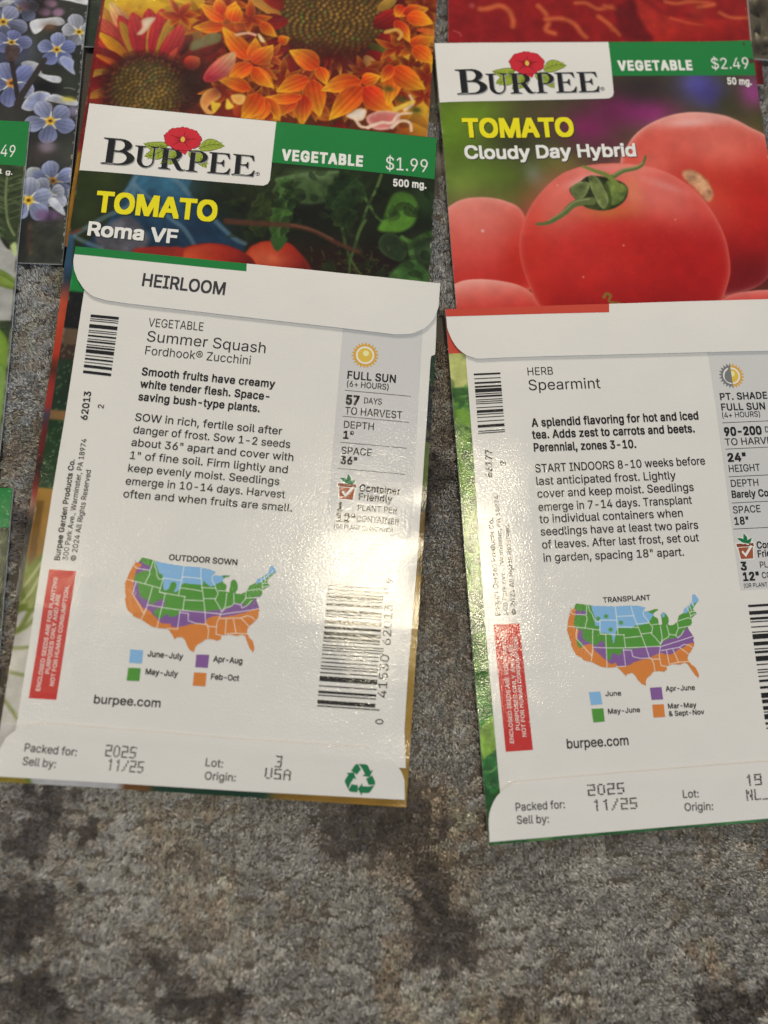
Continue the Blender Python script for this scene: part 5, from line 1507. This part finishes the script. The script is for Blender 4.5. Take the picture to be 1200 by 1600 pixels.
# I: the spearmint packet
I = Packet('I', 'white back of the Spearmint herb seed packet with planting map and green leaf edges', group='white seed packet backs', seed=14, seam=(17.5, 14.0))
il = [(3.79,11.06), (3.61,30.73), (3.07,73.81), (3.16,90.08), (3.20,106.44), (3.59,109.63)]
ftop, flow = [(0.10,-0.19), (77.57,0.21)], [(-0.22,2.24), (0.03,4.83), (0.85,7.56), (1.96,9.63), (3.73,11.40), (6.32,12.45), (12.42,12.44), (75.27,13.10)]
w = I.w
flow = [(max(.05, u), v) for u, v in flow]
low_r = flow[-1][1]
flow_full = flow + [(w * .93, low_r + .1), (w * .965, low_r - 1.2), (w - .6, low_r - 4), (w - .05, low_r - 7.5)]
tl = [(0.17,115.15), (0.25,112.13), (0.67,110.14), (1.52,108.45), (2.57,107.07), (3.90,105.99), (5.37,105.21), (7.28,104.70), (13.86,104.64)]
tb = [(0.24,115.88), (18.34,115.80), (50.62,115.91), (59.56,116.09)]
tl = [(max(.05, u), v) for u, v in tl]
tv = tl[-1][1]
tail_top_i = tl + [(w * .6, tv - .1), (w * .9, tv), (w * .96, tv + 1.6), (w - .5, tv + 5), (w - .1, tb[0][1] - 1)]
sheet_i, flap_i, tail_i = planting_back(
    I, paint_mint_wrap(), ((0, 10), (2, 116)), [(il[0][0], 3)] + il, [(w - 1.2, 3)] + [(w - 1.2, p[1]) for p in il],
    [(.05, .05), (w - .05, .05)], flow_full, tail_top_i, [(.1, tb[0][1] + .1), (w - .1, tb[0][1] + .1)],
    [(.06, .06), ([(38.58,0.10)][0][0], .06), ([(38.31,2.21)][0][0], [(38.31,2.21)][0][1]), (.06, [(0.09,1.86)][0][1])],
    [(.05, 1.5), (il[0][0] + 1.0, 1.5), (il[0][0] + .6, [(2.05,10.67)][0][1]), (.05, [(-0.16,10.71)][0][1])], 'brick_ink')
panel_i = [(60.67,12.99), (59.75,68.15)]
info_i = I.patch('info_panel', [(panel_i[0][0], panel_i[0][1] - 4), (w - 4.5, panel_i[0][1] - 4), (w - 4.5, panel_i[1][1]), (panel_i[0][0], panel_i[1][1])], P1, M['grey_panel_ink'], sheet_i)
def small_print(pk, sheet, rows):
    for row in rows:
        s, line = row[0], row[1]
        b = row[2] if len(row) > 2 else 0.007
        text(pk, s, line, row[3] if len(row) > 3 else 'black_ink', P1 + .02, b, sheet, spacing=1.04 if b >= BD else 1.0)
BD = .019
small_print(I, sheet_i, [
    ('HERB', (17.59,16.86, 23.47,16.90, 1.86), .0), ('Spearmint', (17.50,20.44, 34.17,20.59, 2.51), .0),
    ('A splendid flavoring for hot and iced', (17.30,29.01, 56.18,28.92, 1.88), BD), ('tea. Adds zest to carrots and beets.', (17.16,31.78, 54.91,31.90, 1.87), BD), ('Perennial, zones 3-10.', (17.25,34.74, 40.77,34.92, 1.86), BD),
    ('START INDOORS 8-10 weeks before', (17.15,39.52, 56.35,39.52, 1.84)), ('last anticipated frost. Lightly', (17.12,42.37, 49.11,42.52, 1.83)), ('cover and keep moist. Seedlings', (17.10,45.20, 52.93,45.40, 1.82)),
    ('emerge in 7-14 days. Transplant', (17.05,48.20, 52.15,48.28, 1.80)), ('to individual containers when', (17.03,50.87, 49.70,51.13, 1.80)), ('seedlings have at least two pairs', (17.06,53.65, 52.91,54.00, 1.79)),
    ('of leaves. After last frost, set out', (17.09,56.54, 52.71,56.80, 1.77)), ('in garden, spacing 18" apart.', (17.11,59.42, 48.85,59.82, 1.76)),
    ('66177', (7.40,40.04, 7.82,33.84, 1.49), .012), ('2', (10.56,37.48, 10.58,36.59, 1.13)),
    ('Burpee Garden Products Co.', (6.54,70.49, 6.74,49.20, 1.08), BD), ('300 Park Ave., Warminster, PA 18974', (8.27,70.47, 8.37,44.20, 0.96)), ('© 2021 All Rights Reserved', (9.95,70.46, 10.14,51.02, 0.96)),
    ('TRANSPLANT', (29.40,69.02, 40.04,69.05, 1.08), .014), ('June', (27.58,88.77, 31.06,88.86, 0.98), .014), ('Apr-June', (40.93,88.65, 47.41,88.79, 1.04), .014), ('May-June', (27.76,92.46, 34.75,92.56, 1.03), .014),
    ('Mar-May', (40.95,92.27, 47.23,92.41, 1.03), .014), ('& Sept-Nov', (40.93,93.85, 48.77,93.96, 1.03), .014), ('burpee.com', (18.19,98.86, 31.46,99.07, 1.91), .010)])
small_print(I, info_i, [
    ('PT. SHADE', (61.97,24.56, 73.38,24.61, 1.62), BD), ('FULL SUN', (61.91,27.06, 72.47,27.17, 1.61), BD), ('(4+ HOURS)', (61.85,28.82, 70.97,28.85, 1.30), .006),
    ('90-200', (61.81,33.04, 70.78,33.04, 1.89), .032), ('DAYS', (71.66,32.62, 76.03,32.60, 1.37)), ('TO HARVEST', (61.67,35.34, 75.78,35.33, 1.62)), ('24"', (61.77,39.10, 66.14,39.08, 1.86), .032), ('HEIGHT', (61.72,41.53, 69.12,41.54, 1.63)),
    ('DEPTH', (61.74,44.95, 68.21,44.96, 1.62)), ('Barely Cover', (61.60,47.45, 73.24,47.46, 1.61), BD), ('SPACE', (61.42,51.00, 67.90,50.96, 1.60)), ('18"', (61.42,53.56, 64.72,53.54, 1.67), BD),
    ('Container', (65.85,59.15, 74.41,59.13, 1.51), BD), ('Friendly', (65.81,61.09, 72.58,61.02, 1.50), BD), ('3', (61.40,63.74, 62.80,63.79, 1.78), .032), ('PLANT PER', (65.97,63.46, 74.84,63.45, 1.35)),
    ('12"', (61.63,66.14, 65.41,66.11, 1.76), .032), ('CONTAINER', (66.05,65.82, 75.21,65.83, 1.34)), ('(OR PLANT IN GROUND)', (61.55,67.66, 73.76,67.71, 0.91))])
for q in ([(61.68,29.99), (76.07,29.92)], [(61.55,36.17), (75.85,36.10)], [(61.45,42.60), (75.58,42.57)], [(61.32,48.61), (75.37,48.59)], [(60.94,54.51), (75.16,54.55)]):
    line_mark(I, q, .14, P1 + .02, M['soft_black_ink'], info_i)
sun_icon(I, [(65.52,18.80)][0], 3.1, P1 + .02, info_i, True)
pot_icon(I, [(63.17,58.10)][0], 2.0, 0.0, P1 + .02, info_i)
planting_map(I, US, STATE_LINES, ZONES_I, SPOTS_I, P1 + .02, sheet_i)
for q, m in (([(24.09,87.73), (26.57,87.78), (26.73,90.35), (24.22,90.38)], 'map_blue_ink'), ([(37.50,87.70), (40.07,87.72), (40.11,90.28), (37.54,90.25)], 'map_purple_ink'),
             ([(24.25,91.19), (26.84,91.25), (26.83,93.96), (24.36,93.99)], 'map_green_ink'), ([(37.57,91.23), (40.10,91.29), (40.07,93.93), (37.51,93.90)], 'map_orange_ink')):
    I.patch('legend_swatch', q, P1 + .02, M[m], sheet_i)
barcode(I, [(5.27,15.87), (11.33,15.88), (11.12,29.95), (5.08,30.04)], P1 + .02, sheet_i, 5, 62)
wl = I.patch('warning_label', [(4.85,72.32), (10.48,72.35), (10.89,98.63), (5.12,98.62)], P1, M['red_label_ink'], sheet_i)
for s, q in (('ENCLOSED SEEDS ARE FOR PLANTING', (6.99,96.96, 7.29,73.73, 0.81)), ('PURPOSES ONLY AND ARE', (8.55,94.42, 8.63,76.63, 0.82)), ('NOT FOR HUMAN CONSUMPTION.', (9.74,95.86, 9.70,74.82, 0.82))):
    text(I, s, q, 'pale_print_ink', P1 + .02, .012, wl)
bt = [(61.91,71.46), (62.76,95.17)]
barcode(I, [(bt[0][0], bt[0][1]), (bt[0][0] + 13, bt[0][1]), (bt[0][0] + 13, bt[0][1] + 26.5), (bt[0][0], bt[0][1] + 26.5)], P1 + .02, sheet_i, 41, 95, True)
FT = F1_ - .02
for s, q in (('Packed for:', (6.09,110.38, 16.40,110.61, 1.58)), ('Sell by:', (6.10,112.89, 12.76,113.18, 1.57)), ('Lot:', (41.70,110.49, 45.12,110.64, 1.56)), ('Origin:', (41.74,113.11, 47.91,113.36, 1.55))):
    text(I, s, q, 'soft_black_ink', FT, .006, tail_i)
for s, q in (('2025', (21.51,108.46, 29.40,108.61, 1.99)), ('11/25', (22.20,111.50, 31.78,111.79, 1.98)), ('19', (55.54,109.01, 59.22,109.00, 1.96)), ('NL..', (55.39,111.92, 62.09,112.09, 1.90))):
    dot_text(I, s, q, tail_i, FT)

# F: the summer squash packet
F = Packet('F', 'white back of the Summer Squash seed packet with HEIRLOOM flap and gold brown edges', group='white seed packet backs', seed=15, wave=.22, seam=(10.5, 14.5))
w = F.w
fl = [(3.28,10.83), (3.31,38.86), (3.19,57.30), (3.29,81.48), (3.16,105.54), (3.08,108.27)]
fr = [(82.41,4.19), (82.77,17.26), (81.77,17.84), (81.84,34.91), (81.78,53.69), (81.73,67.89), (81.59,76.13), (81.37,87.03), (81.47,100.24), (82.25,107.62)]
fr = [(min(u, w - .1), v) for u, v in fr]
fflow = [(-0.05,2.46), (0.02,3.91), (0.59,5.86), (1.63,7.93), (3.25,10.01), (5.31,11.56), (8.69,12.26), (13.09,12.45), (73.32,13.69), (77.07,13.12), (80.02,11.49), (81.99,8.83), (82.89,5.88)]
fflow = [(min(max(.05, u), w - .1), v) for u, v in fflow]
ft = [(51.14,104.13), (64.23,104.04), (74.27,104.03), (77.96,105.46), (80.07,106.98), (81.51,108.42), (82.16,110.15)]
fb = [(1.48,114.16), (59.91,114.14), (82.16,113.92)]
tail_top_f = [(.1, fb[0][1] - .6), (.4, fb[0][1] - 4), (1.6, fb[0][1] - 7.4), (4.0, fb[0][1] - 9.6), (9, fb[0][1] - 10.6)] + [(min(u, w - .4), v) for u, v in ft]
sheet_f, flap_f, tail_f = planting_back(
    F, paint_squash_wrap(), ((0, 12), (2, 114.8)), [(fl[0][0], 3)] + fl, [(w - .2, 3)] + fr,
    [(.05, .05), (w - .05, .05)], fflow, tail_top_f, [(.1, fb[0][1] + .1), (w * .6, fb[1][1]), (w - .4, fb[2][1] - .1)],
    [(.06, .06), ([(38.36,0.08)][0][0], .06), ([(38.49,2.65)][0][0], 1.95), (.06, 1.95)],
    [(.05, 1.5), (fl[0][0] + 1, 1.5), (fl[0][0] + .6, [(3.51,10.50)][0][1]), (.05, [(-0.08,10.21)][0][1])], 'green_ink')
text(F, 'HEIRLOOM', (15.78,7.92, 34.26,8.18, 2.97), 'soft_black_ink', F1_, .016, flap_f)
pf = [(61.41,13.95), (79.46,12.78), (79.75,59.34), (61.64,59.84)]
info_f = F.ruled('info_panel', [(pf[0][0], pf[0][1] - 3), (pf[1][0], pf[0][1] - 3)], [(pf[3][0], pf[3][1]), (pf[2][0] + .3, pf[3][1])], 12, 36, P1, M['grey_panel_ink'], sheet_f)
small_print(F, sheet_f, [
    ('VEGETABLE', (18.31,17.21, 30.40,17.06, 1.96), .0), ('Summer Squash', (18.40,20.73, 44.63,20.94, 2.48), .0), ('Fordhook® Zucchini', (18.44,23.83, 41.63,23.90, 2.00), .0),
    ('Smooth fruits have creamy', (18.29,28.64, 47.54,28.77, 1.75), BD), ('white tender flesh. Space-', (18.31,31.48, 46.61,31.77, 1.74), BD), ('saving bush-type plants.', (18.31,34.41, 44.78,34.68, 1.73), BD),
    ('SOW in rich, fertile soil after', (18.24,39.10, 50.16,39.40, 1.71)), ('danger of frost. Sow 1-2 seeds', (18.23,41.93, 52.19,42.22, 1.70)), ('about 36" apart and cover with', (18.22,44.79, 53.15,45.06, 1.69)),
    ('1" of fine soil. Firm lightly and', (18.27,47.69, 52.20,47.91, 1.68)), ('keep evenly moist. Seedlings', (18.26,50.51, 50.67,50.70, 1.67)), ('emerge in 10-14 days. Harvest', (18.12,53.38, 52.15,53.45, 1.66)),
    ('often and when fruits are small.', (18.01,56.19, 53.96,56.25, 1.65)),
    ('62013', (8.13,39.93, 8.09,33.47, 1.44), .018), ('2', (11.24,37.06, 11.27,36.19, 1.25), .01),
    ('Burpee Garden Products Co.', (6.93,70.68, 6.82,48.87, 1.14), BD), ('300 Park Ave., Warminster, PA 18974', (8.56,70.55, 8.67,44.15, 1.08)), ('© 2024 All Rights Reserved', (10.22,70.55, 10.57,50.94, 1.09)),
    ('OUTDOOR SOWN', (29.23,68.74, 43.57,68.71, 1.20), .016), ('June-July', (27.27,88.90, 34.51,88.98, 1.15), .018), ('Apr-Aug', (40.73,88.99, 46.73,89.01, 1.15), .018), ('May-July', (27.28,92.53, 33.87,92.54, 1.14), .018),
    ('Feb-Oct', (40.67,92.57, 46.43,92.53, 1.14), .018), ('burpee.com', (17.69,98.99, 31.09,98.90, 1.69), .012),
    ('41530', (77.17,93.87, 77.16,85.03, 1.85), .004), ('62013', (77.27,82.97, 77.15,74.45, 1.79), .004), ('0', (76.91,99.24, 76.90,98.18, 1.61), .004), ('9', (76.86,69.96, 76.86,68.93, 1.44), .0)])
small_print(F, info_f, [
    ('FULL SUN', (63.34,25.10, 74.25,24.97, 1.77), BD), ('(6+ HOURS)', (63.39,26.94, 72.76,26.82, 1.35), .008), ('57', (63.47,31.00, 66.50,30.97, 2.04), .034), ('DAYS', (67.54,30.49, 71.51,30.40, 1.38)),
    ('TO HARVEST', (63.49,33.34, 76.27,33.15, 1.66)), ('DEPTH', (63.50,36.51, 70.17,36.39, 1.61)), ('1"', (63.56,38.93, 65.82,38.90, 1.68), .030), ('SPACE', (63.43,42.44, 70.13,42.32, 1.59)), ('36"', (63.44,44.68, 67.06,44.64, 1.66), .030),
    ('Container', (68.05,50.45, 77.03,50.49, 1.53), BD), ('Friendly', (68.03,52.41, 75.40,52.39, 1.53), BD), ('1', (63.65,55.10, 64.77,55.11, 1.76), .034), ('PLANT PER', (68.01,54.79, 76.66,54.73, 1.34)),
    ('12"', (63.58,57.50, 67.67,57.47, 1.76), .034), ('CONTAINER', (67.96,57.20, 77.21,57.16, 1.34)), ('(OR PLANT IN GROUND)', (63.27,59.11, 75.94,58.97, 0.94))])
for q in ([(63.04,27.87), (77.86,27.79)], [(63.07,33.90), (77.87,33.84)], [(63.01,39.89), (77.85,39.82)], [(63.01,45.80), (77.76,45.81)]):
    line_mark(F, q, .13, P1 + .02, M['soft_black_ink'], info_f)
sun_icon(F, [(66.91,19.23)][0], 3.15, P1 + .02, info_f)
pot_icon(F, [(65.34,49.33)][0], 2.0, 0.0, P1 + .02, info_f)
planting_map(F, I_TO_F(US), [I_TO_F(l) for l in STATE_LINES], ZONES_F, [], P1 + .02, sheet_f)
for q, m in (([(23.63,87.77), (26.25,87.76), (26.34,90.42), (23.74,90.46)], 'map_blue_ink'), ([(37.16,87.82), (39.81,87.68), (39.81,90.36), (37.21,90.37)], 'map_purple_ink'),
             ([(23.69,91.46), (26.23,91.40), (26.26,93.98), (23.67,94.07)], 'map_green_ink'), ([(37.09,91.46), (39.68,91.40), (39.74,94.08), (37.13,94.12)], 'map_orange_ink')):
    F.patch('legend_swatch', q, P1 + .02, M[m], sheet_f)
barcode(F, [(5.54,15.74), (11.72,15.76), (11.83,29.86), (5.72,29.66)], P1 + .02, sheet_f, 3, 62)
barcode(F, [(63.08,71.36), (75.96,71.09), (75.94,97.10), (62.94,97.09)], P1 + .02, sheet_f, 23, 95, True)
wl = F.patch('warning_label', [(5.10,72.64), (10.60,72.64), (10.27,98.85), (4.75,98.90)], P1, M['red_label_ink'], sheet_f)
for s, q in (('ENCLOSED SEEDS ARE FOR PLANTING', (6.76,97.32, 7.10,74.33, 0.79)), ('PURPOSES ONLY AND ARE', (8.11,93.80, 8.10,77.67, 0.79)), ('NOT FOR HUMAN CONSUMPTION.', (9.34,96.16, 9.64,75.77, 0.79))):
    text(F, s, q, 'pale_print_ink', P1 + .02, .012, wl)
for s, q in (('Packed for:', (5.57,109.16, 15.81,109.44, 1.55)), ('Sell by:', (5.58,111.76, 12.05,111.96, 1.54)), ('Lot:', (41.49,109.72, 45.00,109.83, 1.53)), ('Origin:', (41.63,112.34, 47.84,112.34, 1.52))):
    text(F, s, q, 'soft_black_ink', FT, .006, tail_f)
for s, q in (('2025', (21.33,108.99, 27.48,109.08, 1.99)), ('11/25', (21.97,111.66, 29.27,111.78, 1.98)), ('3', (55.44,108.93, 56.79,108.99, 2.02)), ('USA', (53.57,111.26, 58.85,111.32, 1.82))):
    dot_text(F, s, q, tail_f, FT)
recycling_symbol(F, [(73.05,110.39)][0], 3.05, 0.0, FT, tail_f)

build_texts()

# ------------------------------------------------------------------ the carpet
def carpet_colour(x, y, jit):
    ca, sa = math.cos(math.radians(20)), math.sin(math.radians(20))
    x0, y0 = x, y
    x, y = x + (fbm(x0, y0, 12, 91) - fbm(x0, y0, 12, 91).mean()) * 16, y + (fbm(x0, y0, 12, 93) - fbm(x0, y0, 12, 93).mean()) * 18
    a, b = ca * x + sa * y, (-sa * x + ca * y) / 1.7             # drawn out along the weave
    big, mid = fbm(a, b, 30, 21), fbm(a, b, 9, 33)
    warm = fbm(a + 40, b, 14, 47)
    c = np.array((146, 139, 128)) + (np.array((122, 114, 103)) - (146, 139, 128)) * np.clip((big - .40) * 3.4, 0, 1)[:, None]
    c = c + (np.array((126, 112, 94)) - c) * np.clip((warm - .52) * 3.2, 0, .75)[:, None]
    c = c + (np.array((164, 157, 146)) - c) * np.clip((mid - .50) * 3.2, 0, .8)[:, None]
    for (px, py), r, k in CARPET_LIGHT:
        g = k * np.exp(-((x - px) ** 2 + (y - py) ** 2) / r ** 2) * np.clip(.6 + (mid - .5) * 2.5, 0, 1)
        c = c + (np.array((196, 188, 175)) - c) * g[:, None]
    for (px, py), r, k in CARPET_BROWN:
        g = k * np.exp(-((x - px) ** 2 + (y - py) ** 2) / r ** 2) * np.clip(.6 + (warm - .5) * 2.5, 0, 1)
        c = c + (np.array((98, 84, 70)) - c) * g[:, None]
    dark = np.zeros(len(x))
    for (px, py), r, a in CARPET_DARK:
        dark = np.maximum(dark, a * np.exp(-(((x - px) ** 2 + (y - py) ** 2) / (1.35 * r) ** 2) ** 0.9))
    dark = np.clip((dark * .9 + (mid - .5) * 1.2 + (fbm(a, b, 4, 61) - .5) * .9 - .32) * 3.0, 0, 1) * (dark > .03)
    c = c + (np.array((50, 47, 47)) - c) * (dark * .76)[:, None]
    return ink(np.clip(c * (1 + jit)[:, None] * 1.86, 0, 255))

CARPET_DARK = [(p, r, a) for p, r, a in zip(  # charcoal yarn patches; the last two put the lower-left shade into the colour
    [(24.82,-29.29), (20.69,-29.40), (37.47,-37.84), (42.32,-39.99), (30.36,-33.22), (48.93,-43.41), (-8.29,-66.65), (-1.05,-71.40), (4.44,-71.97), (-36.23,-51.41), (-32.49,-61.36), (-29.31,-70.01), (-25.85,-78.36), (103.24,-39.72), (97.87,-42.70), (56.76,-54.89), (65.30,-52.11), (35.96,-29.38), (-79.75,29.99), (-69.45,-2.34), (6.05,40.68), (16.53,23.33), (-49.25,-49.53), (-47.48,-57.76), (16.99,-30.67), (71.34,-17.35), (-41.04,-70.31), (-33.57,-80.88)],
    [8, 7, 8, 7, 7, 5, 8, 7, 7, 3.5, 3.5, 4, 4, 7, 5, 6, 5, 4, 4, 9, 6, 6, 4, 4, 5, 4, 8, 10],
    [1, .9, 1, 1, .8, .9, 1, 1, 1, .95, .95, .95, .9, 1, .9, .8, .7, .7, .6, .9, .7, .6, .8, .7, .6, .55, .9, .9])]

CARPET_LIGHT = [(p, r, k) for p, r, k in zip(
    [(0.63,-34.97), (9.75,-40.85), (-5.61,-43.52), (61.12,-29.88), (78.98,-34.06), (89.10,-40.66), (23.18,-47.64), (-27.03,-50.81), (11.38,-66.15), (69.83,-21.79), (23.99,-64.40), (96.18,-20.68), (-19.12,-63.00), (48.64,-58.74)],
    [9, 9, 8, 10, 10, 10, 7, 6, 8, 8, 8, 8, 7, 6], [.9, .9, .8, .8, .9, .9, .7, .7, .8, .6, .8, .7, .5, .6])]
CARPET_BROWN = [(p, r, k) for p, r, k in zip(
    [(-4.32,-56.83), (13.13,-49.76), (94.20,-29.00), (32.81,-51.84), (3.43,57.08), (11.94,36.72), (18.76,16.79), (25.71,0.71), (0.33,70.62), (-83.41,38.09), (-76.23,18.93), (31.95,-17.61), (-61.69,-19.34)],
    [5, 5, 4, 6, 8, 8, 9, 8, 7, 6, 6, 7, 8], [.7, .5, .8, .7, .75, .75, .7, .6, .8, .5, .5, .5, .8])]

def carpet_material(name, yarn):
    m = bpy.data.materials.new(name)
    m.use_nodes = True
    nt = m.node_tree
    b = nt.nodes['Principled BSDF']
    b.inputs['Roughness'].default_value = 0.9
    b.inputs['Specular IOR Level'].default_value = 0.15
    b.inputs['Sheen Weight'].default_value = 0.25
    b.inputs['Sheen Roughness'].default_value = 0.5
    a = nt.nodes.new('ShaderNodeVertexColor')
    a.layer_name = 'print'
    tc = nt.nodes.new('ShaderNodeTexCoord')
    n = nt.nodes.new('ShaderNodeTexNoise')
    n.inputs['Scale'].default_value = 1800
    n.inputs['Detail'].default_value = 3
    mr = nt.nodes.new('ShaderNodeMapRange')
    mr.inputs['To Min'].default_value = 0.84
    mr.inputs['To Max'].default_value = 1.16
    mx = nt.nodes.new('ShaderNodeMix')
    mx.data_type = 'RGBA'
    mx.blend_type = 'MULTIPLY'
    mx.inputs['Factor'].default_value = 1.0
    nt.links.new(tc.outputs['Object'], n.inputs['Vector'])
    nt.links.new(n.outputs['Fac'], mr.inputs['Value'])
    nt.links.new(a.outputs['Color'], mx.inputs['A'])
    nt.links.new(mr.outputs['Result'], mx.inputs['B'])
    nt.links.new(mx.outputs['Result'], b.inputs['Base Color'])
    bp = nt.nodes.new('ShaderNodeBump')
    bp.inputs['Strength'].default_value = 0.6
    bp.inputs['Distance'].default_value = 0.0003
    nt.links.new(n.outputs['Fac'], bp.inputs['Height'])
    nt.links.new(bp.outputs['Normal'], b.inputs['Normal'])
    if yarn:                                              # soft yarn takes light from above whichever way a strand faces
        g = nt.nodes.new('ShaderNodeNewGeometry')
        sc = nt.nodes.new('ShaderNodeVectorMath')
        sc.operation = 'SCALE'
        sc.inputs['Scale'].default_value = 0.35
        ad = nt.nodes.new('ShaderNodeVectorMath')
        ad.operation = 'ADD'
        ad.inputs[1].default_value = (0, 0, 1)
        nz = nt.nodes.new('ShaderNodeVectorMath')
        nz.operation = 'NORMALIZE'
        nt.links.new(g.outputs['Normal'], sc.inputs[0])
        nt.links.new(sc.outputs[0], ad.inputs[0])
        nt.links.new(ad.outputs[0], nz.inputs[0])
        nt.links.new(nz.outputs[0], b.inputs['Normal'])
    return m
M['carpet'] = carpet_material('carpet_backing', False)
M['carpet_yarn'] = carpet_material('carpet_yarn', True)

def build_carpet():
    # backing: one sheet
    gx, gy = np.meshgrid(np.arange(-500, 501, 4.0), np.arange(-500, 501, 4.0))
    z = -1.9 + (fbm(gx, gy, 30, 4) - .5) * .3
    idx = np.arange(gx.size).reshape(gx.shape)
    q = np.stack([idx[:-1, :-1], idx[:-1, 1:], idx[1:, 1:], idx[1:, :-1]], -1).reshape(-1, 4)
    base = np_mesh('carpet', np.stack([gx * MM, gy * MM, z * MM], -1).reshape(-1, 3), q, M['carpet'], None,
                   colours=np.tile(ink((116, 107, 96)), (gx.size, 1)))        # dark woven backing
    base['kind'] = 'structure'
    # pile: short soft yarn ends, gathered into tufts, wherever the packets leave it bare
    th = math.radians(20)
    ca, sa = math.cos(th), math.sin(th)
    corners = [(-129.49,118.26), (48.36,195.31), (107.96,-39.41), (-35.09,-86.02)]
    cx = np.mean([p[0] for p in corners])
    cy = np.mean([p[1] for p in corners])
    poly = [(cx + (p[0] - cx) * 1.25, cy + (p[1] - cy) * 1.25) for p in corners]
    def bare(x, y):
        keep = np.zeros(len(x), bool)                      # bare carpet, and just under the edges lying on it
        for dx, dy in ((0, 0), (1.6, 0), (-1.6, 0), (0, 1.6), (0, -1.6)):
            keep |= sample_grid(HMAP, x + dx - HX0, y + dy - HY0) < .05
        for i in range(4):
            p, q2 = poly[i - 1], poly[i]
            keep &= ((q2[0] - p[0]) * (y - p[1]) - (q2[1] - p[1]) * (x - p[0])) < 0
        return keep
    ta, tb = 1.85, 1.75                                     # tuft spacing across and along the weave
    a, b = np.meshgrid(np.arange(-190, 190, ta), np.arange(-170, 260, tb))
    a, b = a.ravel() + rng.normal(0, .13, a.size) + (fbm(a, b, 20, 8) - .5).ravel() * 2.2, b.ravel() + rng.normal(0, .45, b.size)
    x, y = ca * a - sa * b, sa * a + ca * b
    keep = bare(x, y)
    x, y = x[keep], y[keep]
    n, m = len(x), 74
    k = n * m
    hgt = rng.normal(0, .16, n) + (fbm(x, y, 8, 15) - .5) * .9 - .40
    hgt = np.where(sample_grid(HMAP, x - HX0, y - HY0) > .05, np.minimum(hgt, -.30), hgt)      # pressed flat below the paper
    lean = rng.normal(0, .18, (n, 2)) + np.stack([fbm(x, y, 12, 5) - .5, fbm(x, y, 12, 6) - .5], -1) * 1.3
    tone = rng.normal(0, .08, n)
    R = np.sqrt(rng.uniform(0, 1, k))
    A_ = rng.uniform(0, 6.28, k)
    ox, oy = R * np.cos(A_) * ta * .72, R * np.sin(A_) * tb * .72
    X, Y = np.repeat(x, m), np.repeat(y, m)
    H_, LX, LY = np.repeat(hgt, m), np.repeat(lean[:, 0], m), np.repeat(lean[:, 1], m)
    root = np.stack([X + ox * .8, Y + oy * .8, np.full(k, -2.0)], -1)
    mid = np.stack([X + ox * 1.05 + LX * .4, Y + oy * 1.05 + LY * .4, H_ - .55 - .55 * R ** 2], -1)
    tip = np.stack([X + ox * .92 + LX * .7 + rng.normal(0, .10, k), Y + oy * .92 + LY * .7 + rng.normal(0, .10, k), H_ + .08 - .80 * R ** 3 + rng.normal(0, .06, k)], -1)
    t = rng.uniform(0, 6.28, k)
    wv = np.stack([np.cos(t), np.sin(t), np.zeros(k)], -1) * rng.uniform(.05, .10, k)[:, None]
    V = np.stack([root - wv, root + wv, mid + wv, mid - wv, tip + wv * .6, tip - wv * .6], 1).reshape(-1, 3) * MM
    i6 = np.arange(k)[:, None] * 6
    Fq = np.concatenate([i6 + np.array([[0, 1, 2, 3]]), i6 + np.array([[3, 2, 4, 5]])], 1).reshape(-1, 4)
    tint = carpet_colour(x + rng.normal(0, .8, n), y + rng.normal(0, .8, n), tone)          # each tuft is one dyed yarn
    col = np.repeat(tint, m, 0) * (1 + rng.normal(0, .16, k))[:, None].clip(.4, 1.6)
    pile = np_mesh('carpet_pile', V, Fq, M['carpet_yarn'], base, smooth=False, colours=np.repeat(col, 6, 0))
    pile['kind'] = 'stuff'

build_carpet()
